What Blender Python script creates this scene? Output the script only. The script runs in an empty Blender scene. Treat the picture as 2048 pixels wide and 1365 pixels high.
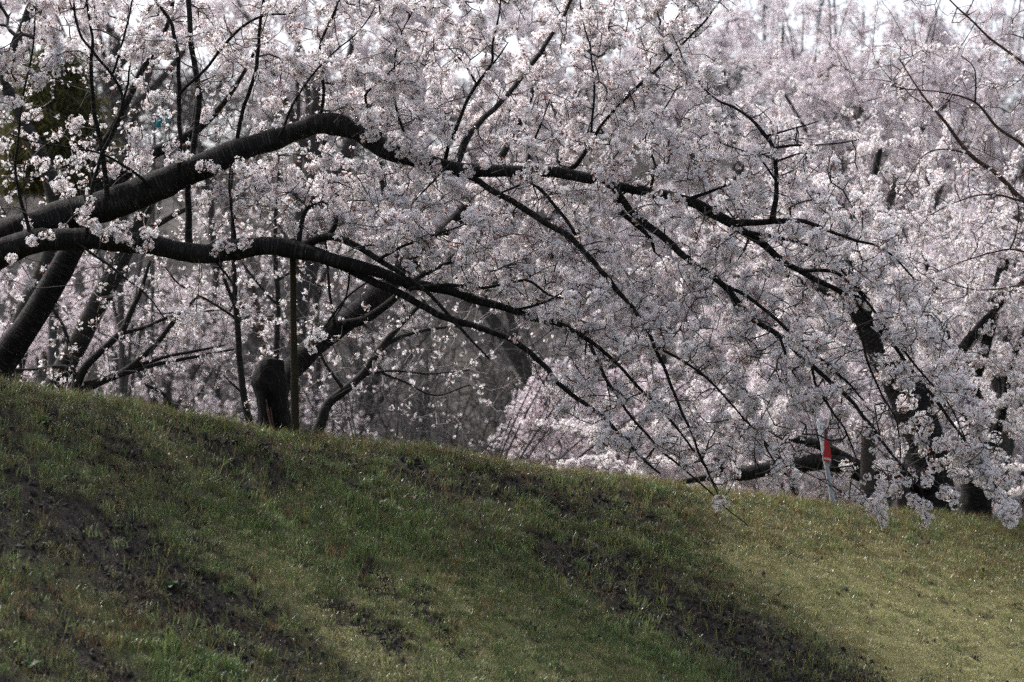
import bpy, math, random
import numpy as np
from mathutils import Vector
from mathutils.kdtree import KDTree

random.seed(7)
rng = np.random.default_rng(7)
R = math.radians
scene = bpy.context.scene
COL = scene.collection

# ------------------------------------------------------------------ camera, sky, sun, exposure
FPX = 5689.0                                   # focal length in pixels of the 2048 px wide photograph
CAM = np.array([0.0, 0.0, 1.6])
PITCH = R(5.0)
FWD = np.array([0.0, math.cos(PITCH), math.sin(PITCH)])
UP = np.array([0.0, -math.sin(PITCH), math.cos(PITCH)])
cam_data = bpy.data.cameras.new('camera')
cam_data.lens = 100.0
cam_data.sensor_width = 36.0
cam_data.clip_start = 0.5
cam_data.clip_end = 2000.0
cam_data.dof.use_dof = True
cam_data.dof.focus_distance = 29.8
cam_data.dof.aperture_fstop = 1.7
cam = bpy.data.objects.new('camera', cam_data)
cam.location = CAM
cam.rotation_euler = (math.pi / 2 + PITCH, 0, 0)
COL.objects.link(cam)
scene.camera = cam

SUN_AZ = R(48.0)                               # measured from the view axis towards the left
SUN_EL = R(53.0)
world = bpy.data.worlds.new('World')
scene.world = world
world.use_nodes = True
wn = world.node_tree
sky = wn.nodes.new('ShaderNodeTexSky')
sky.sky_type = 'NISHITA'
sky.sun_disc = False
sky.sun_elevation = SUN_EL
sky.sun_rotation = -SUN_AZ
sky.air_density = 1.0
sky.dust_density = 6.0
sky.ozone_density = 1.0
bg = wn.nodes['Background']
bg.inputs['Strength'].default_value = 0.15
hsv = wn.nodes.new('ShaderNodeHueSaturation')      # thin high cloud: a paler blue
hsv.inputs['Saturation'].default_value = 0.62
wn.links.new(sky.outputs['Color'], hsv.inputs['Color'])
wn.links.new(hsv.outputs['Color'], bg.inputs['Color'])

sun_dir = Vector((-math.sin(SUN_AZ) * math.cos(SUN_EL), math.cos(SUN_AZ) * math.cos(SUN_EL), math.sin(SUN_EL)))
sd = bpy.data.lights.new('sun', 'SUN')
sd.energy = 2.1
sd.angle = R(2.0)
sd.color = (1.0, 0.97, 0.93)
sun = bpy.data.objects.new('sun', sd)
sun.rotation_euler = sun_dir.to_track_quat('Z', 'Y').to_euler()
sun.location = (-20, 30, 40)
COL.objects.link(sun)

scene.view_settings.view_transform = 'Standard'
scene.view_settings.look = 'None'
scene.view_settings.exposure = 1.12
scene.view_settings.gamma = 1.0
scene.view_settings.use_curve_mapping = False
scene.cycles.max_bounces = 12
scene.cycles.diffuse_bounces = 11
scene.cycles.glossy_bounces = 2
scene.cycles.transmission_bounces = 3
scene.cycles.transparent_max_bounces = 4
scene.cycles.use_denoising = False
scene.cycles.denoiser = 'OPENIMAGEDENOISE'
scene.cycles.denoising_input_passes = 'RGB_ALBEDO_NORMAL'
scene.cycles.sample_clamp_indirect = 2.0
scene.cycles.volume_bounces = 0
scene.cycles.caustics_reflective = False
scene.cycles.caustics_refractive = False


def at(X, Y, D):
    """A point seen at photo pixel (X, Y), D metres along the view axis."""
    return CAM + D * (FWD + np.array([(X - 1024.0) / FPX, 0, 0]) + UP * ((682.5 - Y) / FPX))


def project(p):
    p = np.asarray(p, float)
    d = p - CAM
    dep = d @ FWD
    X = 1024.0 + FPX * d[..., 0] / dep
    Y = 682.5 - FPX * (d @ UP) / dep
    return X, Y, dep


# ------------------------------------------------------------------ materials
def new_mat(name):
    m = bpy.data.materials.new(name)
    m.use_nodes = True
    nt = m.node_tree
    b = nt.nodes['Principled BSDF']
    return m, nt, b


def ramp(nt, fac, stops):
    r = nt.nodes.new('ShaderNodeValToRGB')
    e = r.color_ramp.elements
    while len(e) < len(stops):
        e.new(0.5)
    for k, (p, c) in enumerate(stops):
        e[k].position = p
        e[k].color = (*c, 1)
    nt.links.new(fac, r.inputs['Fac'])
    return r.outputs['Color']


def noise(nt, vec, scale, detail=4, rough=0.6):
    n = nt.nodes.new('ShaderNodeTexNoise')
    n.inputs['Scale'].default_value = scale
    n.inputs['Detail'].default_value = detail
    n.inputs['Roughness'].default_value = rough
    if vec is not None:
        nt.links.new(vec, n.inputs['Vector'])
    return n.outputs['Fac']


def mixc(nt, fac, a, b, mode='MIX'):
    n = nt.nodes.new('ShaderNodeMix')
    n.data_type = 'RGBA'
    n.blend_type = mode
    for sock, v in ((n.inputs[0], fac), (n.inputs[6], a), (n.inputs[7], b)):
        if isinstance(v, (int, float)):
            sock.default_value = v
        elif isinstance(v, tuple):
            sock.default_value = (*v, 1)
        else:
            nt.links.new(v, sock)
    return n.outputs[2]


def bark(name, dark, light, streak=None, moss=None):
    m, nt, b = new_mat(name)
    a = nt.nodes.new('ShaderNodeAttribute')
    a.attribute_name = 'bark_uv'
    mp = nt.nodes.new('ShaderNodeMapping')
    mp.inputs['Scale'].default_value = (55, 7, 1)
    nt.links.new(a.outputs['Vector'], mp.inputs['Vector'])
    lent = noise(nt, mp.outputs['Vector'], 1.0, 3, 0.6)
    tc = nt.nodes.new('ShaderNodeTexCoord')
    big = noise(nt, tc.outputs['Object'], 5.0, 5, 0.65)
    fine = noise(nt, tc.outputs['Object'], 60.0, 3, 0.6)
    c = ramp(nt, big, [(0.3, dark), (0.72, light)])
    lm = ramp(nt, lent, [(0.52, (0, 0, 0)), (0.68, (1, 1, 1))])
    c = mixc(nt, lm, c, streak or tuple(1.8 * v for v in light))
    if moss:
        mm = ramp(nt, noise(nt, tc.outputs['Object'], 2.2, 5, 0.7), [(0.5, (0, 0, 0)), (0.66, (1, 1, 1))])
        c = mixc(nt, mm, c, moss)
    nt.links.new(c, b.inputs['Base Color'])
    b.inputs['Roughness'].default_value = 0.85
    b.inputs['Specular IOR Level'].default_value = 0.12
    bp = nt.nodes.new('ShaderNodeBump')
    bp.inputs['Strength'].default_value = 0.9
    bp.inputs['Distance'].default_value = 0.02
    s = nt.nodes.new('ShaderNodeMath')
    nt.links.new(lent, s.inputs[0])
    nt.links.new(fine, s.inputs[1])
    nt.links.new(s.outputs[0], bp.inputs['Height'])
    nt.links.new(bp.outputs['Normal'], b.inputs['Normal'])
    return m


def leafy(name, cols, trans=0.5, rough=0.5, spec=0.3, scale_noise=None):
    """Thin vegetation: diffuse and translucent, a random pick of colour for each instance."""
    m, nt, b = new_mat(name)
    oi = nt.nodes.new('ShaderNodeObjectInfo')
    c = ramp(nt, oi.outputs['Random'], [(k / max(1, len(cols) - 1), col) for k, col in enumerate(cols)])
    if scale_noise:
        tc = nt.nodes.new('ShaderNodeTexCoord')
        g = nt.nodes.new('ShaderNodeNewGeometry')
        n = noise(nt, g.outputs['Position'], scale_noise, 3)
        c = mixc(nt, 0.55, c, ramp(nt, n, [(0.3, tuple(0.6 * v for v in cols[0])), (0.7, tuple(1.3 * v for v in cols[-1]))]))
    nt.links.new(c, b.inputs['Base Color'])
    b.inputs['Roughness'].default_value = rough
    b.inputs['Specular IOR Level'].default_value = spec
    t = nt.nodes.new('ShaderNodeBsdfTranslucent')
    nt.links.new(c, t.inputs['Color'])
    mx = nt.nodes.new('ShaderNodeMixShader')
    mx.inputs[0].default_value = trans
    nt.links.new(b.outputs[0], mx.inputs[1])
    nt.links.new(t.outputs[0], mx.inputs[2])
    nt.links.new(mx.outputs[0], nt.nodes['Material Output'].inputs['Surface'])
    return m


def plain(name, col, rough=0.7, var=0.15, scale=20.0):
    m, nt, b = new_mat(name)
    tc = nt.nodes.new('ShaderNodeTexCoord')
    n = noise(nt, tc.outputs['Object'], scale, 5)
    c = ramp(nt, n, [(0.3, tuple(v * (1 - var) for v in col)), (0.7, tuple(min(1, v * (1 + var)) for v in col))])
    nt.links.new(c, b.inputs['Base Color'])
    b.inputs['Roughness'].default_value = rough
    return m


M = {}
M['bark'] = bark('cherry_bark', (0.006, 0.0055, 0.0055), (0.018, 0.0165, 0.016), (0.060, 0.057, 0.055))
M['bark_grey'] = bark('grey_bark', (0.016, 0.015, 0.0145), (0.042, 0.039, 0.038), (0.065, 0.061, 0.06), (0.022, 0.025, 0.017))
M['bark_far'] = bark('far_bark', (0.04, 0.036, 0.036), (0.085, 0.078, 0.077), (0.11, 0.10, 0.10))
M['bark_red'] = bark('red_bark', (0.05, 0.034, 0.030), (0.10, 0.07, 0.062), (0.13, 0.10, 0.09))
M['twig'] = plain('twig_bark', (0.022, 0.017, 0.016), 0.7)
M['old_bark'] = bark('old_bark', (0.008, 0.007, 0.007), (0.022, 0.019, 0.018), (0.04, 0.035, 0.033))
M['old_bark'].node_tree.nodes['Mapping'].inputs['Scale'].default_value = (6, 40, 1)
M['twig_pale'] = plain('pale_twig_bark', (0.14, 0.125, 0.12), 0.7)
M['petal'] = leafy('petal', [(0.89, 0.86, 0.89), (0.92, 0.905, 0.925), (0.90, 0.86, 0.885)], 0.5, 0.6, 0.2)
M['petal_pink'] = leafy('pink_petal', [(0.88, 0.83, 0.86), (0.90, 0.87, 0.89), (0.87, 0.80, 0.835)], 0.5, 0.6, 0.2)
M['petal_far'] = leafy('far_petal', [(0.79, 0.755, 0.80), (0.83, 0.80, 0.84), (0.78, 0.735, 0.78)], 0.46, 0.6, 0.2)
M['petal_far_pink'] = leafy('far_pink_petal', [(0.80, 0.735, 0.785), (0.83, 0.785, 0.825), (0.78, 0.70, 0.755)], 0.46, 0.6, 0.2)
M['calyx'] = leafy('calyx', [(0.24, 0.075, 0.075), (0.18, 0.085, 0.06), (0.32, 0.11, 0.10)], 0.3, 0.5)
M['bud'] = leafy('young_leaf', [(0.26, 0.09, 0.065), (0.20, 0.125, 0.05), (0.32, 0.10, 0.08)], 0.4, 0.45)


# ------------------------------------------------------------------ object helpers
def mesh_obj(name, verts, faces, mats, parent=None, mat_idx=None, smooth=False):
    me = bpy.data.meshes.new(name)
    me.from_pydata([tuple(v) for v in verts] if not isinstance(verts, list) else verts, [], faces)
    for m in (mats if isinstance(mats, (list, tuple)) else [mats]):
        me.materials.append(m)
    if mat_idx is not None:
        me.polygons.foreach_set('material_index', np.asarray(mat_idx, dtype=np.int32))
    if smooth:
        me.polygons.foreach_set('use_smooth', np.ones(len(me.polygons), dtype=bool))
    me.update()
    o = bpy.data.objects.new(name, me)
    COL.objects.link(o)
    if parent is not None:
        o.parent = parent
    return o


def fast_mesh(name, V, F, mats, mat_idx=None, smooth=False):
    """V (n,3), F (m,k) with one k for all faces."""
    V = np.asarray(V, np.float32)
    F = np.asarray(F, np.int32)
    me = bpy.data.meshes.new(name)
    me.vertices.add(len(V))
    me.vertices.foreach_set('co', V.ravel())
    k = F.shape[1]
    me.loops.add(F.size)
    me.loops.foreach_set('vertex_index', F.ravel())
    me.polygons.add(len(F))
    me.polygons.foreach_set('loop_start', np.arange(0, F.size, k, dtype=np.int32))
    for m in mats:
        me.materials.append(m)
    if mat_idx is not None:
        me.polygons.foreach_set('material_index', np.asarray(mat_idx, np.int32))
    if smooth:
        me.polygons.foreach_set('use_smooth', np.ones(len(F), dtype=bool))
    me.update(calc_edges=True)
    me.validate()
    return me


def link(name, me, parent=None):
    o = bpy.data.objects.new(name, me)
    COL.objects.link(o)
    if parent is not None:
        o.parent = parent
    return o


def tag(o, label=None, cat=None, group=None, kind=None):
    if label:
        o['label'] = label
    if cat:
        o['category'] = cat
    if group:
        o['group'] = group
    if kind:
        o['kind'] = kind
    return o


def thing(name, label, cat, group=None):
    o = bpy.data.objects.new(name, None)
    COL.objects.link(o)
    return tag(o, label, cat, group)


def vnoise(p, seed=0):
    """Cheap smooth noise of 3-D points from summed sines."""
    p = np.asarray(p, float)
    a = np.zeros(p.shape[:-1])
    r = np.random.default_rng(seed + 1000)
    for k in range(6):
        d = r.normal(size=3)
        d /= np.linalg.norm(d)
        f = 1.0 * 1.6 ** (k * 0.6)
        a = a + np.sin(p @ d * f * 2.2 + r.uniform(0, 6.28)) / (1 + 0.35 * k)
    return a / 3.2


def catmull(P, step):
    P = np.asarray(P, float)
    Q = np.vstack([2 * P[0] - P[1], P, 2 * P[-1] - P[-2]])
    out = []
    for i in range(1, len(Q) - 2):
        p0, p1, p2, p3 = Q[i - 1], Q[i], Q[i + 1], Q[i + 2]
        n = max(1, int(np.linalg.norm((p2 - p1)[:3]) / step))
        t = np.linspace(0, 1, n, endpoint=False)[:, None]
        out.append(0.5 * (2 * p1 + (p2 - p0) * t + (2 * p0 - 5 * p1 + 4 * p2 - p3) * t ** 2 + (3 * p1 - p0 - 3 * p2 + p3) * t ** 3))
    out.append(P[-1:])
    return np.vstack(out)


def tube_arrays(C, r, sides, rough=0.07, seed=0, knots=0.0):
    """A closed tapering tube along the points C with radii r."""
    C = np.asarray(C, float)
    n = len(C)
    T = np.gradient(C, axis=0)
    T /= np.linalg.norm(T, axis=1)[:, None] + 1e-9
    N = np.zeros_like(C)
    ref = np.array([0.0, -1.0, 0.15])
    v = ref - T[0] * (ref @ T[0])
    v /= np.linalg.norm(v) + 1e-9
    for i in range(n):
        v = v - T[i] * (v @ T[i])
        v /= np.linalg.norm(v) + 1e-9
        N[i] = v
    B = np.cross(T, N)
    ang = np.linspace(0, 2 * np.pi, sides, endpoint=False)
    ring = C[:, None, :] + 0 * N[:, None, :] * np.zeros((1, sides, 1))
    dirs = N[:, None, :] * np.cos(ang)[None, :, None] + B[:, None, :] * np.sin(ang)[None, :, None]
    base = C[:, None, :] + dirs * np.asarray(r)[:, None, None]
    k = 1 + rough * vnoise(base * 4.0, seed) + 0.5 * rough * vnoise(base * 15.0, seed + 3)
    if knots:
        kn = np.clip(vnoise(base * 2.2, seed + 9) - 0.55, 0, 1)
        k = k + knots * kn
    V = C[:, None, :] + dirs * (np.asarray(r)[:, None] * k)[:, :, None]
    L = np.concatenate([[0], np.cumsum(np.linalg.norm(np.diff(C, axis=0), axis=1))])
    uv = np.zeros((n, sides, 3))
    uv[..., 0] = L[:, None]
    uv[..., 1] = np.asarray(r)[:, None] * np.abs(ang - np.pi)[None, :]
    V = V.reshape(-1, 3)
    uv = uv.reshape(-1, 3)
    i = np.arange(n - 1)[:, None] * sides
    j = np.arange(sides)[None, :]
    F = np.stack([i + j, i + (j + 1) % sides, i + sides + (j + 1) % sides, i + sides + j], -1).reshape(-1, 4)
    V = np.vstack([V, C[:1], C[-1:]])
    uv = np.vstack([uv, uv[:1], uv[-1:]])
    a, b = len(V) - 2, len(V) - 1
    j = np.arange(sides)
    cap = np.concatenate([np.stack([(j + 1) % sides, j, np.full(sides, a)], -1), np.stack([(n - 1) * sides + j, (n - 1) * sides + (j + 1) % sides, np.full(sides, b)], -1)])
    return V, F, cap, uv


def tube(name, C, r, mat, parent, sides=10, rough=0.07, seed=0, knots=0.0):
    V, F, cap, uv = tube_arrays(C, r, sides, rough, seed, knots)
    o = mesh_obj(name, V.tolist(), F.tolist() + cap.tolist(), mat, parent, smooth=True)
    at_ = o.data.attributes.new('bark_uv', 'FLOAT_VECTOR', 'POINT')
    at_.data.foreach_set('vector', uv.astype(np.float32).ravel())
    return o


def px_branch(pts, D0, D1=None, wob=0.0, seed=0, step=0.07):
    """pts: (X, Y, width px); depth from D0 to D1 -> centres, radii."""
    D1 = D0 if D1 is None else D1
    n = len(pts)
    P = []
    for i, (X, Y, w) in enumerate(pts):
        D = D0 + (D1 - D0) * i / max(1, n - 1)
        P.append([*at(X, Y, D), 0.5 * w * D / FPX])
    Q = catmull(np.array(P), step)
    C = Q[:, :3].copy()
    if wob:
        for a in range(3):
            C[:, a] += wob * vnoise(C * 3.0 + 7 * a, seed + a)
    return C, np.maximum(Q[:, 3], 0.0025)


# -------- twig growth: every target point is joined to the nearest wood
class Skeleton:
    def __init__(self):
        self.p, self.par, self.grown = [], [], []

    def add_line(self, C, every=1):
        prev = -1
        for c in C[::every]:
            self.p.append(np.array(c))
            self.par.append(prev)
            self.grown.append(False)
            prev = len(self.p) - 1

    def grow(self, targets, seg=0.16, batches=10, jit=0.25, lift=0.0, maxd=9.0, wig=0.10):
        kd = KDTree(len(self.p))
        for i, p in enumerate(self.p):
            kd.insert(p, i)
        kd.balance()
        d = np.array([kd.find(t)[2] for t in targets])
        order = np.argsort(d)
        order = order[d[order] < maxd]
        for chunk in np.array_split(order, batches):
            kd = KDTree(len(self.p))
            for i, p in enumerate(self.p):
                kd.insert(p, i)
            kd.balance()
            for t in chunk:
                q = np.asarray(targets[t])
                co, i0, dist = kd.find(q)
                if dist < 0.03:
                    continue
                a = self.p[i0]
                n = max(1, int(round(dist / seg)))
                # leave in the direction in which the parent already grows
                pa = self.par[i0]
                tang = a - self.p[pa] if pa >= 0 else q - a
                tang = tang / (np.linalg.norm(tang) + 1e-9)
                m = 0.5 * (a + q) + tang * 0.22 * dist + rng.normal(size=3) * 0.10 * dist * jit * 2
                m[2] += lift * dist
                prev = i0
                for s in range(1, n + 1):
                    u = s / n
                    x = (1 - u) ** 2 * a + 2 * u * (1 - u) * m + u * u * q
                    if s < n:
                        x = x + rng.normal(size=3) * seg * wig
                    self.p.append(x)
                    self.par.append(prev)
                    self.grown.append(True)
                    prev = len(self.p) - 1

    def edges(self, r_tip=0.0022, expo=0.42, r_max=0.05):
        P = np.array(self.p)
        par = np.array(self.par)
        g = np.array(self.grown)
        cnt = np.zeros(len(P))
        haschild = np.zeros(len(P), bool)
        haschild[par[par >= 0]] = True
        cnt[~haschild] = 1
        for i in range(len(P) - 1, -1, -1):
            if par[i] >= 0 and g[i]:
                cnt[par[i]] += cnt[i]
        rad = np.minimum(r_tip * np.maximum(cnt, 1) ** expo, r_max)
        c = np.nonzero(g)[0]
        a = par[c]
        ra = np.where(g[a], rad[a], rad[c] * 1.15)
        return P[a], P[c], ra, rad[c]


def prisms(A, B, ra, rb, sides=4):
    T = B - A
    L = np.linalg.norm(T, axis=1)[:, None] + 1e-9
    T = T / L
    ref = np.where(np.abs(T[:, 2:3]) < 0.9, np.array([[0, 0, 1.0]]), np.array([[1.0, 0, 0]]))
    N = np.cross(T, ref)
    N /= np.linalg.norm(N, axis=1)[:, None]
    Bn = np.cross(T, N)
    ang = np.linspace(0, 2 * np.pi, sides, endpoint=False)
    dirs = N[:, None, :] * np.cos(ang)[None, :, None] + Bn[:, None, :] * np.sin(ang)[None, :, None]
    V = np.concatenate([A[:, None, :] + dirs * ra[:, None, None], (B + T * 0.25 * rb[:, None])[:, None, :] + dirs * rb[:, None, None]], 1)
    n = len(A)
    i = (np.arange(n) * 2 * sides)[:, None]
    j = np.arange(sides)[None, :]
    F = np.stack([i + j, i + (j + 1) % sides, i + sides + (j + 1) % sides, i + sides + j], -1).reshape(-1, 4)
    return V.reshape(-1, 3), F


# -------- instancing of a mass (blossom, grass) by geometry nodes: one object, geometry referenced, never objects
def proto(name, V, F, mats, mi=None):
    me = bpy.data.meshes.new(name)
    me.from_pydata([tuple(v) for v in V], [], F)
    for m in mats:
        me.materials.append(m)
    if mi is not None:
        me.polygons.foreach_set('material_index', np.asarray(mi, np.int32))
    me.update()
    return bpy.data.objects.new(name, me)          # kept out of the scene: it only lends its mesh


GN = {}


def mass_group(key, protos):
    if key in GN:
        return GN[key]
    g = bpy.data.node_groups.new(key, 'GeometryNodeTree')
    g.interface.new_socket('Geometry', in_out='INPUT', socket_type='NodeSocketGeometry')
    g.interface.new_socket('Geometry', in_out='OUTPUT', socket_type='NodeSocketGeometry')
    nn, ll = g.nodes, g.links
    gi, go = nn.new('NodeGroupInput'), nn.new('NodeGroupOutput')
    j = nn.new('GeometryNodeJoinGeometry')
    for p in reversed(protos):
        oi = nn.new('GeometryNodeObjectInfo')
        oi.inputs['Object'].default_value = p
        oi.inputs['As Instance'].default_value = False
        ti = nn.new('GeometryNodeGeometryToInstance')
        ll.new(oi.outputs['Geometry'], ti.inputs[0])
        ll.new(ti.outputs[0], j.inputs[0])
    iop = nn.new('GeometryNodeInstanceOnPoints')
    ll.new(gi.outputs[0], iop.inputs['Points'])
    ll.new(j.outputs[0], iop.inputs['Instance'])
    iop.inputs['Pick Instance'].default_value = True
    for nm, ty, sock in (('pick', 'INT', 'Instance Index'), ('turn', 'FLOAT_VECTOR', 'Rotation'), ('size', 'FLOAT', 'Scale')):
        a = nn.new('GeometryNodeInputNamedAttribute')
        a.data_type = ty
        a.inputs['Name'].default_value = nm
        out = [s for s in a.outputs if s.enabled and s.name == 'Attribute'][0]
        ll.new(out, iop.inputs[sock])
    ll.new(iop.outputs[0], go.inputs[0])
    GN[key] = g
    return g


def mass(name, P, turn, size, pick, group, parent=None):
    me = bpy.data.meshes.new(name)
    P = np.asarray(P, np.float32)
    me.vertices.add(len(P))
    me.vertices.foreach_set('co', P.ravel())
    a = me.attributes.new('turn', 'FLOAT_VECTOR', 'POINT')
    a.data.foreach_set('vector', np.asarray(turn, np.float32).ravel())
    a = me.attributes.new('size', 'FLOAT', 'POINT')
    a.data.foreach_set('value', np.asarray(size, np.float32))
    a = me.attributes.new('pick', 'INT', 'POINT')
    a.data.foreach_set('value', np.asarray(pick, np.int32))
    o = link(name, me, parent)
    md = o.modifiers.new('mass', 'NODES')
    md.node_group = group
    o['kind'] = 'stuff'
    return o


def unit(n):
    d = rng.normal(size=(n, 3))
    return d / np.linalg.norm(d, axis=1)[:, None]


def frame(n):
    n = np.asarray(n, float)
    a = np.array([0, 0, 1.0]) if abs(n[2]) < 0.9 else np.array([1.0, 0, 0])
    u = np.cross(n, a)
    u /= np.linalg.norm(u)
    return u, np.cross(n, u)


def add_flower(V, F, MI, c, n, r, rot, cup=0.35):
    """Five notched petals round a dark red heart."""
    u, w = frame(n)
    b0 = len(V)
    for k in range(5):
        a = rot + k * 2 * math.pi / 5
        da = 0.50
        for (aa, rr, h) in ((a, 0.10, 0.0), (a - da, 0.70, cup * 0.55), (a - 0.16, 1.0, cup * 0.8), (a + 0.16, 1.0, cup * 0.8), (a + da, 0.70, cup * 0.55), (a, 0.62, cup * 0.28)):
            V.append(c + r * (rr * (math.cos(aa) * u + math.sin(aa) * w) + h * n))
        s = b0 + 6 * k
        F += [(s, s + 1, s + 5), (s + 1, s + 2, s + 5), (s + 2, s + 3, s + 5), (s + 3, s + 4, s + 5), (s + 4, s, s + 5)]
        MI += [0] * 5
    s = len(V)
    for k in range(5):
        a = rot + 0.6 + k * 2 * math.pi / 5
        V.append(c + r * (0.14 * (math.cos(a) * u + math.sin(a) * w) + 0.14 * n))
    V.append(c + r * 0.34 * n)
    V.append(c - r * 0.35 * n)
    for k in range(5):
        F += [(s + k, s + (k + 1) % 5, s + 5), (s + (k + 1) % 5, s + k, s + 6)]
        MI += [1, 1]


def add_strip(V, F, MI, a, b, w, mi):
    d = b - a
    u, v = frame(d / (np.linalg.norm(d) + 1e-9))
    s = len(V)
    for p, ww in ((a, w), (b, w * 0.7)):
        for k in range(3):
            an = k * 2.0944
            V.append(p + ww * (math.cos(an) * u + math.sin(an) * v))
    for k in range(3):
        F.append((s + k, s + (k + 1) % 3, s + 3 + (k + 1) % 3, s + 3 + k))
        MI.append(mi)


def add_leaf(V, F, MI, c, d, L, w, mi):
    u, v = frame(d)
    s = len(V)
    V += [c, c + d * L * 0.45 + u * w, c + d * L + v * L * 0.15, c + d * L * 0.45 - u * w]
    F += [(s, s + 1, s + 2), (s, s + 2, s + 3)]
    MI += [mi, mi]


def cluster_geo(nf, rad, fr, leaves=2, c0=np.zeros(3), V=None, F=None, MI=None):
    V = [] if V is None else V
    F = [] if F is None else F
    MI = [] if MI is None else MI
    ds = unit(nf)
    for i in range(nf):
        d = ds[i]
        d[2] += 0.10
        d /= np.linalg.norm(d)
        rr = rad * rng.uniform(0.62, 1.0)
        c = c0 + d * rr
        n = d + rng.normal(size=3) * 0.25
        n /= np.linalg.norm(n)
        add_flower(V, F, MI, c, n, fr * rng.uniform(0.85, 1.1), rng.uniform(0, 6.28), rng.uniform(0.2, 0.6))
        add_strip(V, F, MI, c0 + d * rr * 0.15, c - n * fr * 0.3, 0.0011, 2)
    for i in range(leaves):
        d = unit(1)[0]
        add_leaf(V, F, MI, c0 + d * rad * 0.5, d, rng.uniform(0.022, 0.042), 0.007, 2)
    return V, F, MI


FL = [M['petal'], M['calyx'], M['bud']]
FLP = [M['petal_pink'], M['calyx'], M['bud']]
near_protos = []
for k in range(8):
    V, F, MI = cluster_geo([14, 17, 11, 20, 15, 9, 13, 18][k], [0.054, 0.060, 0.047, 0.066, 0.056, 0.042, 0.052, 0.062][k], 0.0195, 6)
    near_protos.append(proto('blossom_cluster', V, F, FL, MI))
G_NEAR = mass_group('near_blossom', near_protos)
thin = []
for k in range(5):
    V, F, MI = cluster_geo([3, 5, 4, 6, 2][k], [0.034, 0.042, 0.038, 0.046, 0.03][k], 0.0185, 2)
    thin.append(proto('thin_cluster', V, F, FL, MI))
G_THIN = mass_group('thin_blossom', thin)


def far_protos(mats, tag_):
    out = []
    for k in range(6):
        V, F, MI = [], [], []
        tip = np.array([0.26, 0, 0.02])
        for i in range(6):
            c = np.array([0.05 * i - 0.12, 0, 0]) + rng.normal(size=3) * 0.028
            cluster_geo(7, 0.045, 0.0205, 1, c, V, F, MI)
        add_strip(V, F, MI, np.array([-0.16, 0, 0.0]), np.array([0.16, 0, 0.0]), 0.003, 2)
        out.append(proto('blossom_spray', V, F, mats, MI))
    return out


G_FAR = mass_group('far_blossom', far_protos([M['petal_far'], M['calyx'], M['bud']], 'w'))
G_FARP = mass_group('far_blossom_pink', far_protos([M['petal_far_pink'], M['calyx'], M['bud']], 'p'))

# ------------------------------------------------------------------ the ground: levee, fields, far hill
ridge_px = [(-700, 700), (-300, 730), (0, 767), (100, 790), (200, 804), (300, 824), (400, 843), (520, 864), (600, 880), (700, 890), (850, 906), (960, 921), (1100, 946),
            (1280, 967), (1400, 986), (1560, 1002), (1660, 1018), (1800, 1030), (1900, 1036), (2048, 1055), (2300, 1085), (2700, 1120)]


def ridge_depth(X):
    return 28.0 + 8.0 * X / 2048.0


rp = np.array([at(X, Y, ridge_depth(X)) for X, Y in ridge_px])
PHI = math.atan2(rp[-1][1] - rp[0][1], rp[-1][0] - rp[0][0])
SLOPE = math.tan(R(28.0))


def ridge_at(x):
    x = np.asarray(x, float)
    k0 = (rp[1][1] - rp[0][1]) / (rp[1][0] - rp[0][0])
    k1 = (rp[-1][1] - rp[-2][1]) / (rp[-1][0] - rp[-2][0])
    y = np.interp(x, rp[:, 0], rp[:, 1])
    y = y + np.where(x < rp[0, 0], (x - rp[0, 0]) * k0, 0) + np.where(x > rp[-1, 0], (x - rp[-1, 0]) * k1, 0)
    z = np.interp(x, rp[:, 0], rp[:, 2])
    return y, z


def ground_z(x, y, fine=True):
    x, y = np.asarray(x, float), np.asarray(y, float)
    yr, zr = ridge_at(x)
    d = (yr - y) * math.cos(PHI)
    f = SLOPE * (np.sqrt(np.maximum(d, 0) ** 2 + 0.5 ** 2) - 0.5)
    db = np.maximum(-d, 0)
    b = 0.03 * np.minimum(db, 5.0) + np.where(db > 5.0, SLOPE * (np.sqrt(np.maximum(db - 5.0, 0) ** 2 + 1.0) - 1.0), 0)
    z = zr - f - b
    z0 = np.where(d > 0, 0.0, -0.6)
    z = z0 + np.where(z - z0 > 2, z - z0, np.log1p(np.exp(np.clip((z - z0) * 3.0, -30, 30))) / 3.0)
    q = np.stack([x, y, np.zeros_like(x)], -1)
    if fine:
        # tussocks, trodden steps and small rills that run down the slope
        s = x * math.cos(PHI) + y * math.sin(PHI)
        t = -x * math.sin(PHI) + y * math.cos(PHI)
        band = np.stack([s * 1.6 + t * 0.3, t * 0.35, np.zeros_like(x)], -1)
        near = np.clip((16 - np.abs(d)) / 6, 0, 1)
        z = z + near * (0.035 * vnoise(band, 3) + 0.018 * vnoise(q * 3.5, 5) + 0.012 * vnoise(q * 9.0, 6))
    return z


def axis_pts(lo, hi, dlo, dhi, fine, grow_):
    mid = list(np.arange(dlo, dhi, fine))
    s, v = fine, dlo
    left = []
    while v > lo:
        s *= grow_
        v -= s
        left.append(v)
    s, v = fine, mid[-1]
    right = []
    while v < hi:
        s *= grow_
        v += s
        right.append(v)
    return np.array(left[::-1] + mid + right)


gx = axis_pts(-320, 320, -7.5, 9.5, 0.05, 1.22)
gy = axis_pts(-40, 330, 20.5, 38.0, 0.055, 1.22)
XX, YY = np.meshgrid(gx, gy)
ZZ = ground_z(XX, YY)
nx, ny = len(gx), len(gy)
GV = np.stack([XX, YY, ZZ], -1).reshape(-1, 3)
ii = (np.arange(ny - 1)[:, None] * nx + np.arange(nx - 1)[None, :]).ravel()
GF = np.stack([ii, ii + 1, ii + nx + 1, ii + nx], -1)

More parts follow.
